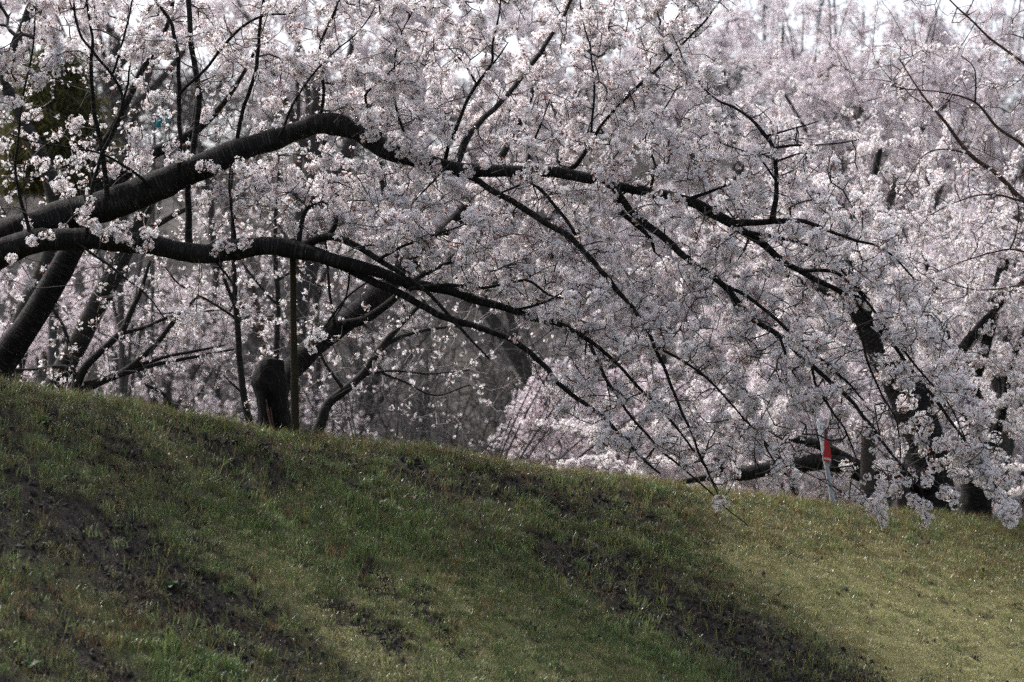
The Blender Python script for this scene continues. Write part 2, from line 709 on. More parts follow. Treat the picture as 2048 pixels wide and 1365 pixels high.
# where bare soil, yellow turf with painted sun streaks, and fresh green grow on the slope (drawn over the photograph, stored on the ground)
MW, MH = 256, 171


def raster(polys, blur):
    yy, xx = np.mgrid[0:MH, 0:MW]
    px, py = (xx + 0.5) * 8.0, (yy + 0.5) * 8.0
    out = np.zeros((MH, MW))
    for w, pts in polys:
        ins = np.zeros((MH, MW), bool)
        n = len(pts)
        for i in range(n):
            x0, y0 = pts[i]
            x1, y1 = pts[(i + 1) % n]
            c = ((y0 > py) != (y1 > py)) & (px < (x1 - x0) * (py - y0) / (y1 - y0 + 1e-9) + x0)
            ins ^= c
        out = np.maximum(out, ins * w)
    for _ in range(2):
        k = np.ones(2 * blur + 1) / (2 * blur + 1)
        pad = np.pad(out, blur, mode='edge')
        pad = np.apply_along_axis(lambda r: np.convolve(r, k, 'valid'), 1, pad)
        out = np.apply_along_axis(lambda r: np.convolve(r, k, 'valid'), 0, pad)
    return out


soil_map = raster([
    (0.9, [(0, 940), (200, 1000), (400, 1120), (540, 1235), (690, 1355), (560, 1355), (350, 1240), (150, 1140), (0, 1090)]),
    (1.0, [(1060, 1050), (1250, 1100), (1450, 1195), (1620, 1285), (1790, 1375), (1490, 1375), (1350, 1290), (1200, 1200), (1080, 1130)]),
    (0.75, [(660, 905), (950, 928), (1150, 958), (1340, 1000), (1330, 1080), (1100, 1030), (850, 985)]),
    (0.9, [(560, 1165), (640, 1175), (760, 1240), (880, 1320), (790, 1320), (650, 1245)]),
    (0.55, [(0, 1180), (250, 1320), (300, 1375), (0, 1375)]),
    (0.7, [(320, 850), (560, 880), (640, 960), (560, 1000), (420, 930)]),
    (0.5, [(0, 790), (250, 850), (420, 960), (250, 950), (0, 870)]),
    (0.33, [(0, 760), (600, 860), (1350, 980), (1350, 1060), (900, 1000), (520, 1000), (420, 1060), (560, 1230), (700, 1375), (0, 1375)]),
    (0.6, [(640, 1090), (760, 1120), (900, 1220), (1000, 1300), (900, 1290), (760, 1200)]),
    (0.4, [(1300, 1000), (1420, 1030), (1540, 1110), (1450, 1110), (1330, 1060)]),
], 2)
sun_yellow_map = raster([  # yellow turf, laid where sun falls so its paleness paints the lit streaks
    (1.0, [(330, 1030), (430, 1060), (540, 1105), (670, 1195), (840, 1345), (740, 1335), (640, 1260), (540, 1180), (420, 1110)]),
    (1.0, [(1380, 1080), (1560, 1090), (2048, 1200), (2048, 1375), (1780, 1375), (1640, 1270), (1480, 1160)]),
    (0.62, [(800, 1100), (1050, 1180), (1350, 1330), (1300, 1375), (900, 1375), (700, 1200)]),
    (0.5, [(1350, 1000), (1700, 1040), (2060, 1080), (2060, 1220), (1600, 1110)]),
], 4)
green_map = raster([
    (0.9, [(600, 930), (720, 960), (900, 1090), (820, 1090), (640, 985)]),
    (0.7, [(250, 1030), (420, 1060), (700, 1170), (640, 1200), (400, 1110), (280, 1070)]),
    (0.7, [(0, 880), (110, 900), (160, 960), (0, 950)]),
    (0.8, [(300, 1270), (460, 1290), (560, 1375), (300, 1375)]),
    (0.75, [(1150, 1200), (1300, 1260), (1500, 1365), (1250, 1375), (1050, 1290)]),
    (0.6, [(950, 1020), (1180, 1050), (1330, 1120), (1100, 1090)]),
    (0.5, [(560, 1000), (900, 1080), (1200, 1250), (1400, 1375), (900, 1375), (760, 1220), (600, 1100)]),
    (0.45, [(330, 1010), (520, 1030), (700, 1120), (620, 1160), (420, 1090)]),
    (0.5, [(380, 900), (640, 1010), (560, 1020), (400, 940)]),
    (0.45, [(1200, 990), (1330, 990), (1420, 1100), (1300, 1090)]),
    (0.6, [(1650, 1180), (1780, 1190), (1760, 1260), (1650, 1230)]),
    (0.2, [(1800, 1040), (2048, 1060), (2048, 1130), (1900, 1110)]),
], 4)
orange_map = raster([
    (1.0, [(1260, 960), (1660, 1010), (2048, 1045), (2048, 1180), (1750, 1130), (1500, 1080), (1320, 1030)]),
    (0.45, [(560, 960), (900, 1080), (1200, 1220), (1000, 1250), (700, 1120), (560, 1020)]),
    (0.4, [(0, 1150), (300, 1200), (520, 1300), (300, 1330), (0, 1260)]),
], 4)


def lookup(mp, P):
    X, Y, dep = project(P)
    ok = (dep > 5)
    xi = np.clip((X / 8).astype(int), 0, MW - 1)
    yi = np.clip((Y / 8).astype(int), 0, MH - 1)
    inside = ok & (X > -150) & (X < 2200) & (Y > 700) & (Y < 1560)
    return np.where(inside, mp[yi, xi], 0.25)


def soil_at(P):
    """Bare soil with a ragged edge."""
    n_ = 0.5 * vnoise(P * np.array([3.0, 3.0, 0]), 21) + 0.5 * vnoise(P * np.array([9.0, 9.0, 0]), 22) + 0.35 * vnoise(P * np.array([24.0, 24.0, 0]), 23)
    return np.clip((lookup(soil_map, P) - 0.36 + 0.85 * n_) * 2.0 + 0.36, 0, 1)


near_m = (GV[:, 1] > 18) & (GV[:, 1] < 42) & (np.abs(GV[:, 0]) < 12)
sl = soil_at(GV[near_m])
GV[near_m, 2] += sl * (0.030 * vnoise(GV[near_m] * 14.0, 71) - 0.02)
gm = fast_mesh('ground', GV, GF, [], smooth=True)
s_ = soil_at(GV)
nz = 0
for nm, arr in (('soil', np.clip(s_ + nz * 0.8, 0, 1)), ('yellow', lookup(sun_yellow_map, GV)), ('green', lookup(green_map, GV))):
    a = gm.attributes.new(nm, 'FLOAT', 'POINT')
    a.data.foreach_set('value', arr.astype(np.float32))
m, nt, b = new_mat('turf_and_soil')


def fattr(nt, nm):
    a = nt.nodes.new('ShaderNodeAttribute')
    a.attribute_name = nm
    return a.outputs['Fac']


geo = nt.nodes.new('ShaderNodeNewGeometry').outputs['Position']
n1, n2, n3 = noise(nt, geo, 3.0, 6, 0.7), noise(nt, geo, 28.0, 4, 0.7), noise(nt, geo, 140.0, 3, 0.6)
soil_c = ramp(nt, n2, [(0.3, (0.010, 0.009, 0.008)), (0.7, (0.040, 0.034, 0.028))])
thatch = ramp(nt, n3, [(0.3, (0.030, 0.027, 0.017)), (0.55, (0.075, 0.062, 0.037)), (0.75, (0.14, 0.115, 0.07))])
moss = ramp(nt, n3, [(0.3, (0.030, 0.042, 0.016)), (0.7, (0.075, 0.095, 0.036))])
sun_yel = ramp(nt, n3, [(0.3, (0.10, 0.098, 0.04)), (0.7, (0.23, 0.21, 0.10))])  # yellow turf, sunlight partly put into its colour
c = mixc(nt, ramp(nt, n1, [(0.4, (0, 0, 0)), (0.62, (1, 1, 1))]), thatch, moss)
c = mixc(nt, fattr(nt, 'green'), c, moss)
c = mixc(nt, fattr(nt, 'yellow'), c, sun_yel)
c = mixc(nt, fattr(nt, 'soil'), c, soil_c)
nt.links.new(c, b.inputs['Base Color'])
b.inputs['Roughness'].default_value = 0.9
b.inputs['Specular IOR Level'].default_value = 0.15
bp = nt.nodes.new('ShaderNodeBump')
bp.inputs['Strength'].default_value = 1.0
bp.inputs['Distance'].default_value = 0.03
nt.links.new(n2, bp.inputs['Height'])
nt.links.new(bp.outputs['Normal'], b.inputs['Normal'])
gm.materials.append(m)
ground = link('ground', gm)
tag(ground, 'grassy levee slope with bare dark soil patches falling towards the viewer', kind='structure')

# wooded hill far behind
def hill_top(x):
    return 24.0 + 1.2 * np.sin(x * 0.05 + 1) + 0.7 * np.sin(x * 0.13) - 1.0 * np.tanh((x + 9) / 8)


hx = np.linspace(-110, 110, 90)
hy = np.linspace(95, 260, 50)
HX, HY = np.meshgrid(hx, hy)
top = hill_top(HX)
prof = np.clip((HY - 96) / 50, 0, 1)
HZ = -1.5 + (top + 1.5) * (prof * prof * (3 - 2 * prof)) + 1.3 * vnoise(np.stack([HX, HY, 0 * HX], -1) * 0.12, 31)
HV = np.stack([HX, HY, HZ], -1).reshape(-1, 3)
n_ = len(hx)
ii = (np.arange(len(hy) - 1)[:, None] * n_ + np.arange(n_ - 1)[None, :]).ravel()
hm = fast_mesh('hill', HV, np.stack([ii, ii + 1, ii + n_ + 1, ii + n_], -1), [], smooth=True)
m, nt, b = new_mat('hillside')
geo = nt.nodes.new('ShaderNodeNewGeometry').outputs['Position']
c = ramp(nt, noise(nt, geo, 0.35, 6, 0.7), [(0.3, (0.05, 0.045, 0.043)), (0.6, (0.09, 0.08, 0.074)), (0.75, (0.12, 0.12, 0.065))])
nt.links.new(c, b.inputs['Base Color'])
b.inputs['Roughness'].default_value = 1.0
hm.materials.append(m)
tag(link('hill', hm), 'dim brown wooded hill far behind the cherry trees', kind='structure')


# ------------------------------------------------------------------ blossom scattering
def along_edges(A, B, spacing, keep=None):
    L = np.linalg.norm(B - A, axis=1)
    cnt = rng.poisson(L / spacing)
    idx = np.repeat(np.arange(len(A)), cnt)
    u = rng.uniform(0, 1, len(idx))[:, None]
    return A[idx] * (1 - u) + B[idx] * u, idx


def put_blossom(parent, P, group, nvar, smin, smax, off):
    n = len(P)
    P = P + unit(n) * rng.uniform(0, off, n)[:, None]
    turn = rng.uniform(0, 6.283, (n, 3))
    return mass('blossom', P, turn, rng.uniform(smin, smax, n), rng.integers(0, nvar, n), group, parent)


def twig_obj(parent, sk, mat, sides=4, r_tip=0.0022, expo=0.42, rmax=0.05):
    A, B, ra, rb = sk.edges(r_tip, expo, rmax)
    if len(A) == 0:
        return A, B, ra
    V, F = prisms(A, B, ra, rb, sides)
    o = link('twigs', fast_mesh('twigs', V, F, [mat]), parent)
    o['kind'] = 'stuff'
    return A, B, ra


# ------------------------------------------------------------------ the great cherry tree
tree = thing('cherry_tree', 'great dark cherry with two long limbs arching from the left edge and drooping blossom', 'tree')
sk = Skeleton()
seed = [0]
SKR = []


def wood(name, pts, D0, D1=None, mat='bark', sides=10, wob=0.012, rough=0.06, knots=0.0, parent=None, skel=None, into=True):
    seed[0] += 1
    C, r = px_branch(pts, D0, D1, wob, seed[0] * 11)
    o = tube(name, C, r, M[mat], parent if parent is not None else tree, sides, rough, seed[0], knots)
    if into:
        (skel if skel is not None else sk).add_line(C, 2)
        if skel is None:
            SKR.extend(r[::2])
    return o, C, r


tbase = at(-330, 800, 30.6)
tz = float(ground_z(tbase[0], tbase[1]))
trunk_pts = np.array([[tbase[0] - 0.1, tbase[1], tz - 0.25, 0.50], [tbase[0], tbase[1], tz + 0.35, 0.38], [tbase[0] + 0.25, tbase[1], tz + 0.9, 0.34], [*at(-190, 560, 30.8), 0.33], [*at(-120, 510, 30.8), 0.27]])
Q = catmull(trunk_pts, 0.07)
tube('trunk', Q[:, :3], Q[:, 3], M['bark'], tree, 16, 0.12, 77, 0.5)
U_PTS = [(-190, 530, 104), (-120, 500, 98), (-40, 480, 90), (40, 463, 84), (130, 435, 80), (230, 405, 76), (320, 368, 70), (400, 335, 64), (470, 305, 58), (540, 282, 52), (600, 260, 48), (650, 246, 47), (700, 258, 49),
         (740, 283, 46), (790, 310, 40), (850, 325, 38), (910, 338, 36), (980, 343, 30), (1060, 342, 27), (1120, 345, 27), (1180, 357, 25), (1240, 372, 24), (1300, 385, 24), (1360, 397, 26), (1410, 415, 25), (1470, 452, 22),
         (1520, 485, 18), (1580, 530, 15), (1640, 565, 13), (1690, 592, 12), (1740, 640, 10), (1800, 710, 9), (1860, 790, 8), (1910, 850, 7), (1960, 930, 5), (2010, 1000, 3)]
L_PTS = [(-190, 590, 96), (-120, 570, 84), (-40, 530, 74), (10, 505, 66), (60, 487, 60), (120, 480, 54), (200, 482, 50), (280, 488, 48), (360, 502, 46), (430, 508, 44), (490, 495, 44), (540, 490, 42), (590, 500, 38), (640, 512, 32),
         (690, 525, 28), (740, 540, 26), (790, 555, 24), (840, 570, 23), (900, 580, 22), (960, 600, 20), (1010, 617, 17), (1070, 638, 15), (1120, 650, 13), (1180, 685, 11), (1230, 725, 9), (1280, 780, 7), (1340, 840, 6), (1400, 920, 4), (1440, 985, 3)]
wood('limb', [(x, y, w * 0.84) for x, y, w in U_PTS], 31.0, 29.0, sides=20, rough=0.16, knots=0.45, wob=0.022)
wood('limb', [(x, y, w * 0.86) for x, y, w in L_PTS], 30.6, 29.6, sides=20, rough=0.16, knots=0.45, wob=0.022)
BR = [
    # drooping branches
    ([(640, 512, 22), (680, 530, 20), (740, 560, 18), (790, 580, 17), (850, 615, 16), (910, 640, 15), (960, 652, 14), (1010, 675, 13), (1060, 705, 12), (1100, 745, 11), (1130, 780, 10), (1170, 810, 9), (1220, 850, 8), (1270, 900, 6), (1320, 950, 4)], 30.3, 29.4),
    ([(585, 502, 22), (610, 488, 20), (640, 475, 18), (675, 478, 16), (720, 500, 14), (770, 530, 12), (830, 565, 9), (890, 620, 8), (930, 670, 6), (980, 720, 4)], 30.3, 29.6),
    ([(655, 476, 12), (668, 455, 12), (672, 436, 9)], 30.2, 30.1),
    ([(910, 338, 20), (960, 362, 16), (1000, 390, 15), (1050, 420, 14), (1100, 450, 14), (1140, 475, 13), (1180, 515, 12), (1230, 575, 11), (1262, 610, 9), (1300, 680, 8), (1340, 760, 7), (1370, 840, 6), (1410, 930, 5), (1440, 990, 3)], 30.1, 29.0),
    ([(1030, 343, 11), (1080, 375, 9), (1110, 410, 9), (1140, 450, 8), (1152, 472, 7)], 30.0, 29.7),
    ([(1225, 370, 20), (1262, 420, 16), (1320, 470, 16), (1380, 520, 15), (1430, 555, 14), (1470, 600, 14), (1500, 635, 13), (1550, 665, 12), (1600, 710, 11), (1650, 755, 10), (1700, 800, 9), (1740, 850, 8), (1780, 900, 6), (1830, 960, 5), (1850, 1010, 3)], 29.7, 28.6),
    ([(1430, 556, 9), (1500, 595, 8), (1560, 645, 8), (1620, 700, 7), (1680, 750, 6), (1730, 800, 4)], 29.2, 28.9),
    ([(1235, 400, 13), (1240, 422, 12), (1275, 450, 11), (1300, 475, 9), (1312, 505, 6)], 29.9, 29.8),
    ([(1465, 450, 17), (1540, 447, 14), (1610, 443, 10), (1700, 480, 7), (1770, 500, 5), (1830, 560, 4)], 29.4, 29.2),
    ([(1545, 447, 14), (1550, 400, 13), (1552, 340, 12), (1549, 300, 11), (1530, 265, 10), (1500, 235, 8), (1470, 215, 7), (1430, 195, 5), (1400, 165, 3)], 29.3, 29.4),
    ([(1549, 298, 8), (1600, 290, 6), (1660, 288, 5), (1720, 280, 3)], 29.3, 29.1),
    ([(1535, 270, 7), (1580, 262, 5), (1640, 240, 3)], 29.35, 29.5),
    ([(1552, 322, 6), (1600, 310, 4), (1630, 305, 3)], 29.3, 29.2),
    ([(1552, 360, 6), (1520, 320, 5), (1480, 300, 4), (1440, 285, 3)], 29.3, 29.6),
    ([(1480, 458, 10), (1550, 475, 8), (1600, 485, 7), (1650, 510, 6), (1700, 560, 5), (1740, 600, 4)], 29.4, 29.0),
    ([(1600, 542, 9), (1660, 545, 8), (1710, 580, 6), (1760, 640, 6), (1830, 730, 5), (1890, 800, 4), (1930, 880, 3)], 29.3, 28.6),
    ([(1375, 398, 11), (1420, 385, 8), (1450, 372, 6), (1480, 360, 4)], 29.5, 29.3),
    ([(1180, 688, 8), (1210, 750, 7), (1260, 830, 6), (1320, 900, 5), (1390, 960, 4), (1450, 1010, 3), (1500, 1050, 2)], 29.6, 28.9),
    ([(1560, 672, 7), (1575, 730, 6), (1572, 780, 4)], 29.0, 28.9),
    ([(1625, 735, 7), (1635, 780, 6), (1670, 830, 5), (1700, 880, 4), (1720, 940, 3)], 28.9, 28.7),
    ([(1690, 592, 8), (1720, 660, 6), (1740, 740, 5), (1790, 830, 4), (1800, 930, 3)], 29.2, 28.8),
    ([(1300, 690, 6), (1360, 720, 6), (1440, 780, 5), (1500, 850, 4), (1560, 910, 3), (1640, 960, 2), (1740, 1020, 2)], 29.3, 28.7),
    # upright shoots
    ([(1120, 347, 15), (1150, 330, 13), (1165, 310, 12), (1180, 285, 9), (1220, 230, 8), (1290, 160, 8), (1340, 110, 7), (1390, 60, 6), (1440, 5, 5), (1470, -40, 4)], 30.0, 29.8),
    ([(890, 325, 11), (897, 288, 10), (915, 240, 10), (932, 205, 9), (955, 170, 8), (985, 130, 7), (985, 90, 6), (995, 40, 5), (1000, 0, 4), (1004, -50, 3)], 30.2, 29.9),
    ([(955, 170, 6), (930, 130, 5), (900, 95, 3)], 30.0, 30.0),
    ([(985, 130, 5), (1005, 100, 4), (1015, 85, 3)], 29.9, 29.8),
    ([(915, 335, 20), (935, 275, 18), (965, 240, 15), (1010, 195, 14), (1045, 150, 13), (1085, 95, 12), (1120, 45, 10), (1150, -20, 8)], 30.6, 32.8),
    ([(745, 285, 9), (738, 265, 8), (733, 215, 7), (729, 190, 7), (760, 160, 5), (810, 118, 3)], 30.3, 30.1),
    ([(455, 310, 14), (469, 287, 12), (489, 212, 11), (510, 147, 11), (518, 70, 9), (525, 20, 8), (530, -40, 6)], 30.6, 30.3),
    ([(378, 502, 18), (374, 420, 15), (378, 350, 15), (387, 300, 16), (397, 212, 15), (387, 100, 14), (376, 0, 13), (372, -60, 11)], 30.9, 31.3),
    ([(357, 352, 12), (359, 308, 11), (358, 190, 11), (350, 68, 10), (310, 0, 8), (290, -40, 6)], 30.5, 30.2),
    ([(362, 190, 8), (410, 137, 8), (496, 44, 7), (580, 28, 4)], 30.3, 30.0),
    ([(215, 410, 15), (212, 390, 14), (202, 290, 13), (187, 222, 11), (182, 147, 10), (184, 60, 7), (170, -30, 5)], 30.6, 30.4),
    ([(202, 300, 9), (240, 219, 8), (226, 150, 8), (164, 75, 7), (144, 0, 6), (140, -40, 5)], 30.5, 30.0),
    ([(226, 150, 7), (240, 100, 6), (262, 20, 5), (270, -30, 4)], 30.2, 30.0),
    ([(170, 480, 9), (178, 400, 9), (200, 320, 9), (240, 225, 7), (262, 130, 5)], 30.3, 30.0),
    ([(470, 500, 8), (466, 440, 6), (460, 380, 5), (462, 330, 4)], 30.3, 30.1),
    ([(597, 497, 13), (600, 470, 11), (605, 440, 10), (615, 415, 8), (645, 405, 4)], 30.4, 30.5),
    ([(1052, 340, 7), (1058, 318, 6), (1065, 290, 6), (1082, 245, 5), (1100, 200, 3)], 30.0, 29.8),
    ([(885, 340, 6), (850, 380, 5), (815, 420, 3)], 30.0, 29.7),
    ([(1062, 340, 9), (1045, 365, 7), (1005, 383, 6)], 29.9, 29.8),
    ([(1195, 360, 6), (1215, 330, 5), (1237, 305, 3)], 29.8, 29.6),
    ([(1010, 617, 8), (1080, 610, 6), (1120, 590, 4)], 29.9, 29.6),
    ([(760, 525, 8), (800, 500, 6), (860, 470, 5), (930, 450, 3)], 29.9, 29.4),
    ([(820, 575, 9), (880, 570, 8), (960, 575, 7), (1050, 560, 6), (1100, 590, 5), (1160, 600, 3)], 29.9, 29.3),
    ([(300, 375, 8), (250, 330, 7), (180, 300, 5), (90, 290, 4), (20, 270, 3)], 30.5, 30.0),
    ([(60, 480, 9), (45, 420, 8), (30, 330, 7), (40, 230, 6), (60, 120, 5), (70, 20, 4)], 30.4, 30.0),
    ([(640, 245, 10), (648, 190, 8), (642, 110, 7), (660, 40, 6), (690, -30, 4)], 30.4, 30.4),
    ([(560, 275, 7), (590, 200, 6), (640, 130, 5), (720, 60, 4), (760, 0, 3)], 30.3, 29.8),
    ([(840, 325, 7), (800, 240, 6), (790, 160, 5), (800, 80, 4), (830, 10, 3)], 30.1, 29.7),
    ([(1180, 285, 6), (1185, 220, 6), (1190, 140, 5), (1170, 60, 4), (1160, 0, 3)], 29.9, 29.6),
    ([(1300, 385, 8), (1310, 330, 6), (1290, 280, 5), (1330, 220, 4), (1360, 170, 3)], 29.6, 29.4),
    ([(150, 485, 6), (220, 530, 5), (290, 590, 4), (330, 640, 3)], 30.3, 29.8),
    ([(430, 520, 5), (470, 580, 4), (460, 630, 3)], 30.3, 30.0),
    ([(700, 535, 5), (690, 600, 4), (650, 660, 3)], 30.2, 29.9),
]
for pts, d0, d1 in BR:
    wood('branch', [(x, y, w * (0.80 if y < 420 else 0.92)) for x, y, w in pts], d0, d1, sides=8, wob=0.026)

# dense and thin parts of the crown, as they lie over the picture: (weight, polygon)
dens = raster([
    (0.95, [(-60, -60), (1460, -60), (1420, 150), (1300, 330), (900, 320), (650, 235), (560, 150), (300, 110), (0, 160)]),
    (0.30, [(0, 130), (560, 130), (620, 250), (400, 320), (200, 390), (0, 450)]),
    (1.0, [(560, 120), (1280, 100), (1300, 400), (900, 325), (700, 225)]),
    (1.2, [(620, 300), (760, 325), (950, 350), (1180, 380), (1250, 560), (1100, 640), (960, 590), (800, 520), (640, 470), (540, 420), (500, 360)]),
    (1.25, [(1180, 270), (1400, 180), (1560, 230), (1680, 300), (1790, 480), (1950, 720), (2040, 1040), (1990, 1010), (1900, 960), (1750, 1000), (1640, 960), (1500, 960), (1300, 940), (1120, 850), (1060, 720), (1000, 620), (1100, 420)]),
    (0.55, [(380, 370), (560, 300), (660, 330), (640, 480), (480, 480)]),
    (0.10, [(0, 500), (560, 520), (760, 600), (700, 720), (450, 660), (0, 640)]),
], 2)
SKP = np.array(sk.p)
SKW = np.array(SKR) / 30.0 * FPX
kx, ky, kdp = project(SKP)
kd2 = KDTree(len(SKP))
for i in range(len(SKP)):
    kd2.insert((kx[i], ky[i], 0), i)
kd2.balance()
targets = []
tries = 0
while len(targets) < 3300 and tries < 60000:
    tries += 1
    X, Y = rng.uniform(-60, 2070), rng.uniform(-60, 1060)
    w = dens[min(MH - 1, max(0, int(Y / 8))), min(MW - 1, max(0, int(X / 8)))]
    if w < 0.02:
        continue
    D = kdp[kd2.find((X, Y, 0))[1]] + 0.25 + rng.normal() * 0.5
    p = at(X, Y, D)
    cl = vnoise(p[None] * 1.7, 41)[0]
    if rng.uniform() * 1.25 > w * (0.78 + 0.75 * cl):
        continue
    if p[2] < ground_z(p[0], p[1]) + 0.18:
        continue
    targets.append(p)
# off-frame crown to the left and above: it shades the slope
for _ in range(120):
    X, Y = rng.uniform(-1500, -380), rng.uniform(-900, 300)
    targets.append(at(X, Y, 30.5 + rng.normal() * 1.6))
for _ in range(70):
    X, Y = rng.uniform(500, 1500), rng.uniform(-400, -60)
    targets.append(at(X, Y, 30.5 + rng.normal() * 1.3))
# bunches that hang over the limbs and at the drooping tips
SHOW = [(70, 478), (95, 470), (130, 452), (160, 425), (172, 440), (190, 455), (205, 470), (225, 455), (240, 468), (262, 478), (290, 492), (300, 470), (175, 412), (385, 318), (410, 330), (425, 342), (345, 300), (365, 312), (280, 275), (292, 296),
        (270, 288), (490, 490), (436, 498), (455, 488), (62, 452), (20, 520), (740, 275), (775, 290), (800, 300), (830, 312), (872, 332), (905, 322), (930, 345), (970, 330), (820, 296), (855, 300), (1440, 1008), (1770, 1040), (1752, 1018),
        (1725, 998), (1700, 985), (1845, 1012), (1856, 1046), (1830, 998), (1905, 1000), (1890, 985), (1958, 942), (1975, 955), (2000, 1022), (2022, 1044), (2010, 1030), (1820, 960), (1860, 965), (1790, 985), (1760, 980), (1930, 905), (1880, 890), (1840, 880)]
for X, Y in SHOW:
    targets.append(at(X, Y, kdp[kd2.find((X, Y, 0))[1]] - 0.28))
sk.grow(targets, seg=0.12, batches=14, jit=0.2, lift=0.02, wig=0.06)
A, B, ra = twig_obj(tree, sk, M['twig'], 4, 0.0048, 0.36, 0.03)
okr = ra < 0.018
S_, idx = along_edges(A[okr], B[okr], 0.205)
k_ = rng.integers(2, 6, len(S_))
P = np.repeat(S_, k_, 0)
P = P + unit(len(P)) * (rng.uniform(0.2, 1, len(P)) * 0.075)[:, None]
# a layer of bare fine shoots on the outside of the crown
n_bare = len(sk.p)
T = []
while len(T) < 900:
    X, Y = rng.uniform(-40, 2060), rng.uniform(-40, 1000)
    if rng.uniform() < dens[min(MH - 1, max(0, int(Y / 8))), min(MW - 1, max(0, int(X / 8)))] * 0.8:
        T.append(at(X, Y, kdp[kd2.find((X, Y, 0))[1]] - rng.uniform(0.25, 1.0)))
sk2 = Skeleton()
sk2.p, sk2.par, sk2.grown = list(sk.p), list(sk.par), [False] * len(sk.p)
sk2.grow(T, seg=0.12, batches=6, jit=0.12, lift=0.03, maxd=1.6, wig=0.05)
twig_obj(tree, sk2, M['twig'], 4, 0.0046, 0.36, 0.012)
# parts of the twigs that are thinly flowered in the picture
X, Y, dep = project(P)
w = dens[np.clip((Y / 8).astype(int), 0, MH - 1), np.clip((X / 8).astype(int), 0, MW - 1)]
inframe = (X > -30) & (X < 2080) & (Y > -30)
keep = rng.uniform(0, 1, len(P)) < np.where(inframe, 0.25 + 0.75 * np.minimum(w, 1), 0.5)
keep &= P[:, 2] > ground_z(P[:, 0], P[:, 1], False) + 0.07
P = P[keep]
# the wood itself stays bare: fewer flowers hang in front of the traced limbs, and the holes that show the trunks stay open
hole = raster([(1.0, [(1595, 815), (1700, 835), (1705, 1015), (1630, 1015), (1600, 930)]), (0.9, [(1680, 640), (1765, 650), (1775, 800), (1700, 800)]), (0.72, [(1750, 740), (1880, 780), (1920, 1000), (1710, 1000), (1710, 860)]),
               (0.6, [(1440, 890), (1620, 880), (1720, 940), (1560, 985), (1450, 975)]), (0.5, [(1540, 260), (1570, 260), (1575, 440), (1530, 440)])], 1)


def hole_at(P):
    X, Y, dep = project(P)
    return hole[np.clip((Y / 8).astype(int), 0, MH - 1), np.clip((X / 8).astype(int), 0, MW - 1)] * ((X > 0) & (X < 2048) & (Y > 0))


def bare_wood(P):
    X, Y, dep = project(P)
    out = np.zeros(len(P), bool)
    for i in range(len(P)):
        co, j, d_ = kd2.find((X[i], Y[i], 0))
        if j < len(SKW) and dep[i] < kdp[j] + 0.05 and d_ < 12 + SKW[j]:
            out[i] = True
    return out


P = P[rng.uniform(0, 1, len(P)) > hole_at(P)]
Xb, Yb, _d = project(P)
prune = np.where(Xb < 700, 0.88, np.where(Xb < 900, 0.15, 0.62))
P = P[~(bare_wood(P) & (rng.uniform(0, 1, len(P)) < prune))]
# the loose clusters one can pick out one by one are parts of their own
X, Y, dep = project(P)
w = dens[np.clip((Y / 8).astype(int), 0, MH - 1), np.clip((X / 8).astype(int), 0, MW - 1)]
single = (X > 0) & (X < 2048) & (Y > 0) & (((w < 0.28) & (Y > 330)) | ((Y > 930) & (X > 1350)))
si = np.nonzero(single)[0]
rng.shuffle(si)
si = si[:120]
CL_MESH = [p.data for p in near_protos]
for k, i in enumerate(si):
    o = bpy.data.objects.new('blossom_cluster', CL_MESH[k % 8])
    o.location = P[i]
    o.rotation_euler = rng.uniform(0, 6.28, 3)
    s = rng.uniform(0.9, 1.25)
    o.scale = (s, s, s)
    o.parent = tree
    COL.objects.link(o)
for X, Y in SHOW:
    for q in range(3):
        o = bpy.data.objects.new('blossom_cluster', CL_MESH[rng.integers(0, 8)])
        o.location = at(X, Y, kdp[kd2.find((X, Y, 0))[1]] - 0.28) + unit(1)[0] * 0.05
        o.rotation_euler = rng.uniform(0, 6.28, 3)
        o.parent = tree
        COL.objects.link(o)
mask = np.ones(len(P), bool)
mask[si] = False
put_blossom(tree, P[mask], G_NEAR, 8, 0.75, 1.35, 0.02)
print('main clusters', len(P), 'twig edges', len(A))


# ------------------------------------------------------------------ trees and posts on and just behind the crest
def crest(X, back=0.0):
    """A point on the levee top behind the crest at photo column X."""
    D = ridge_depth(X) + back
    x = (X - 1024) / FPX * D
    y = CAM[1] + D * FWD[1]
    return np.array([x, y, float(ground_z(x, y, False))])


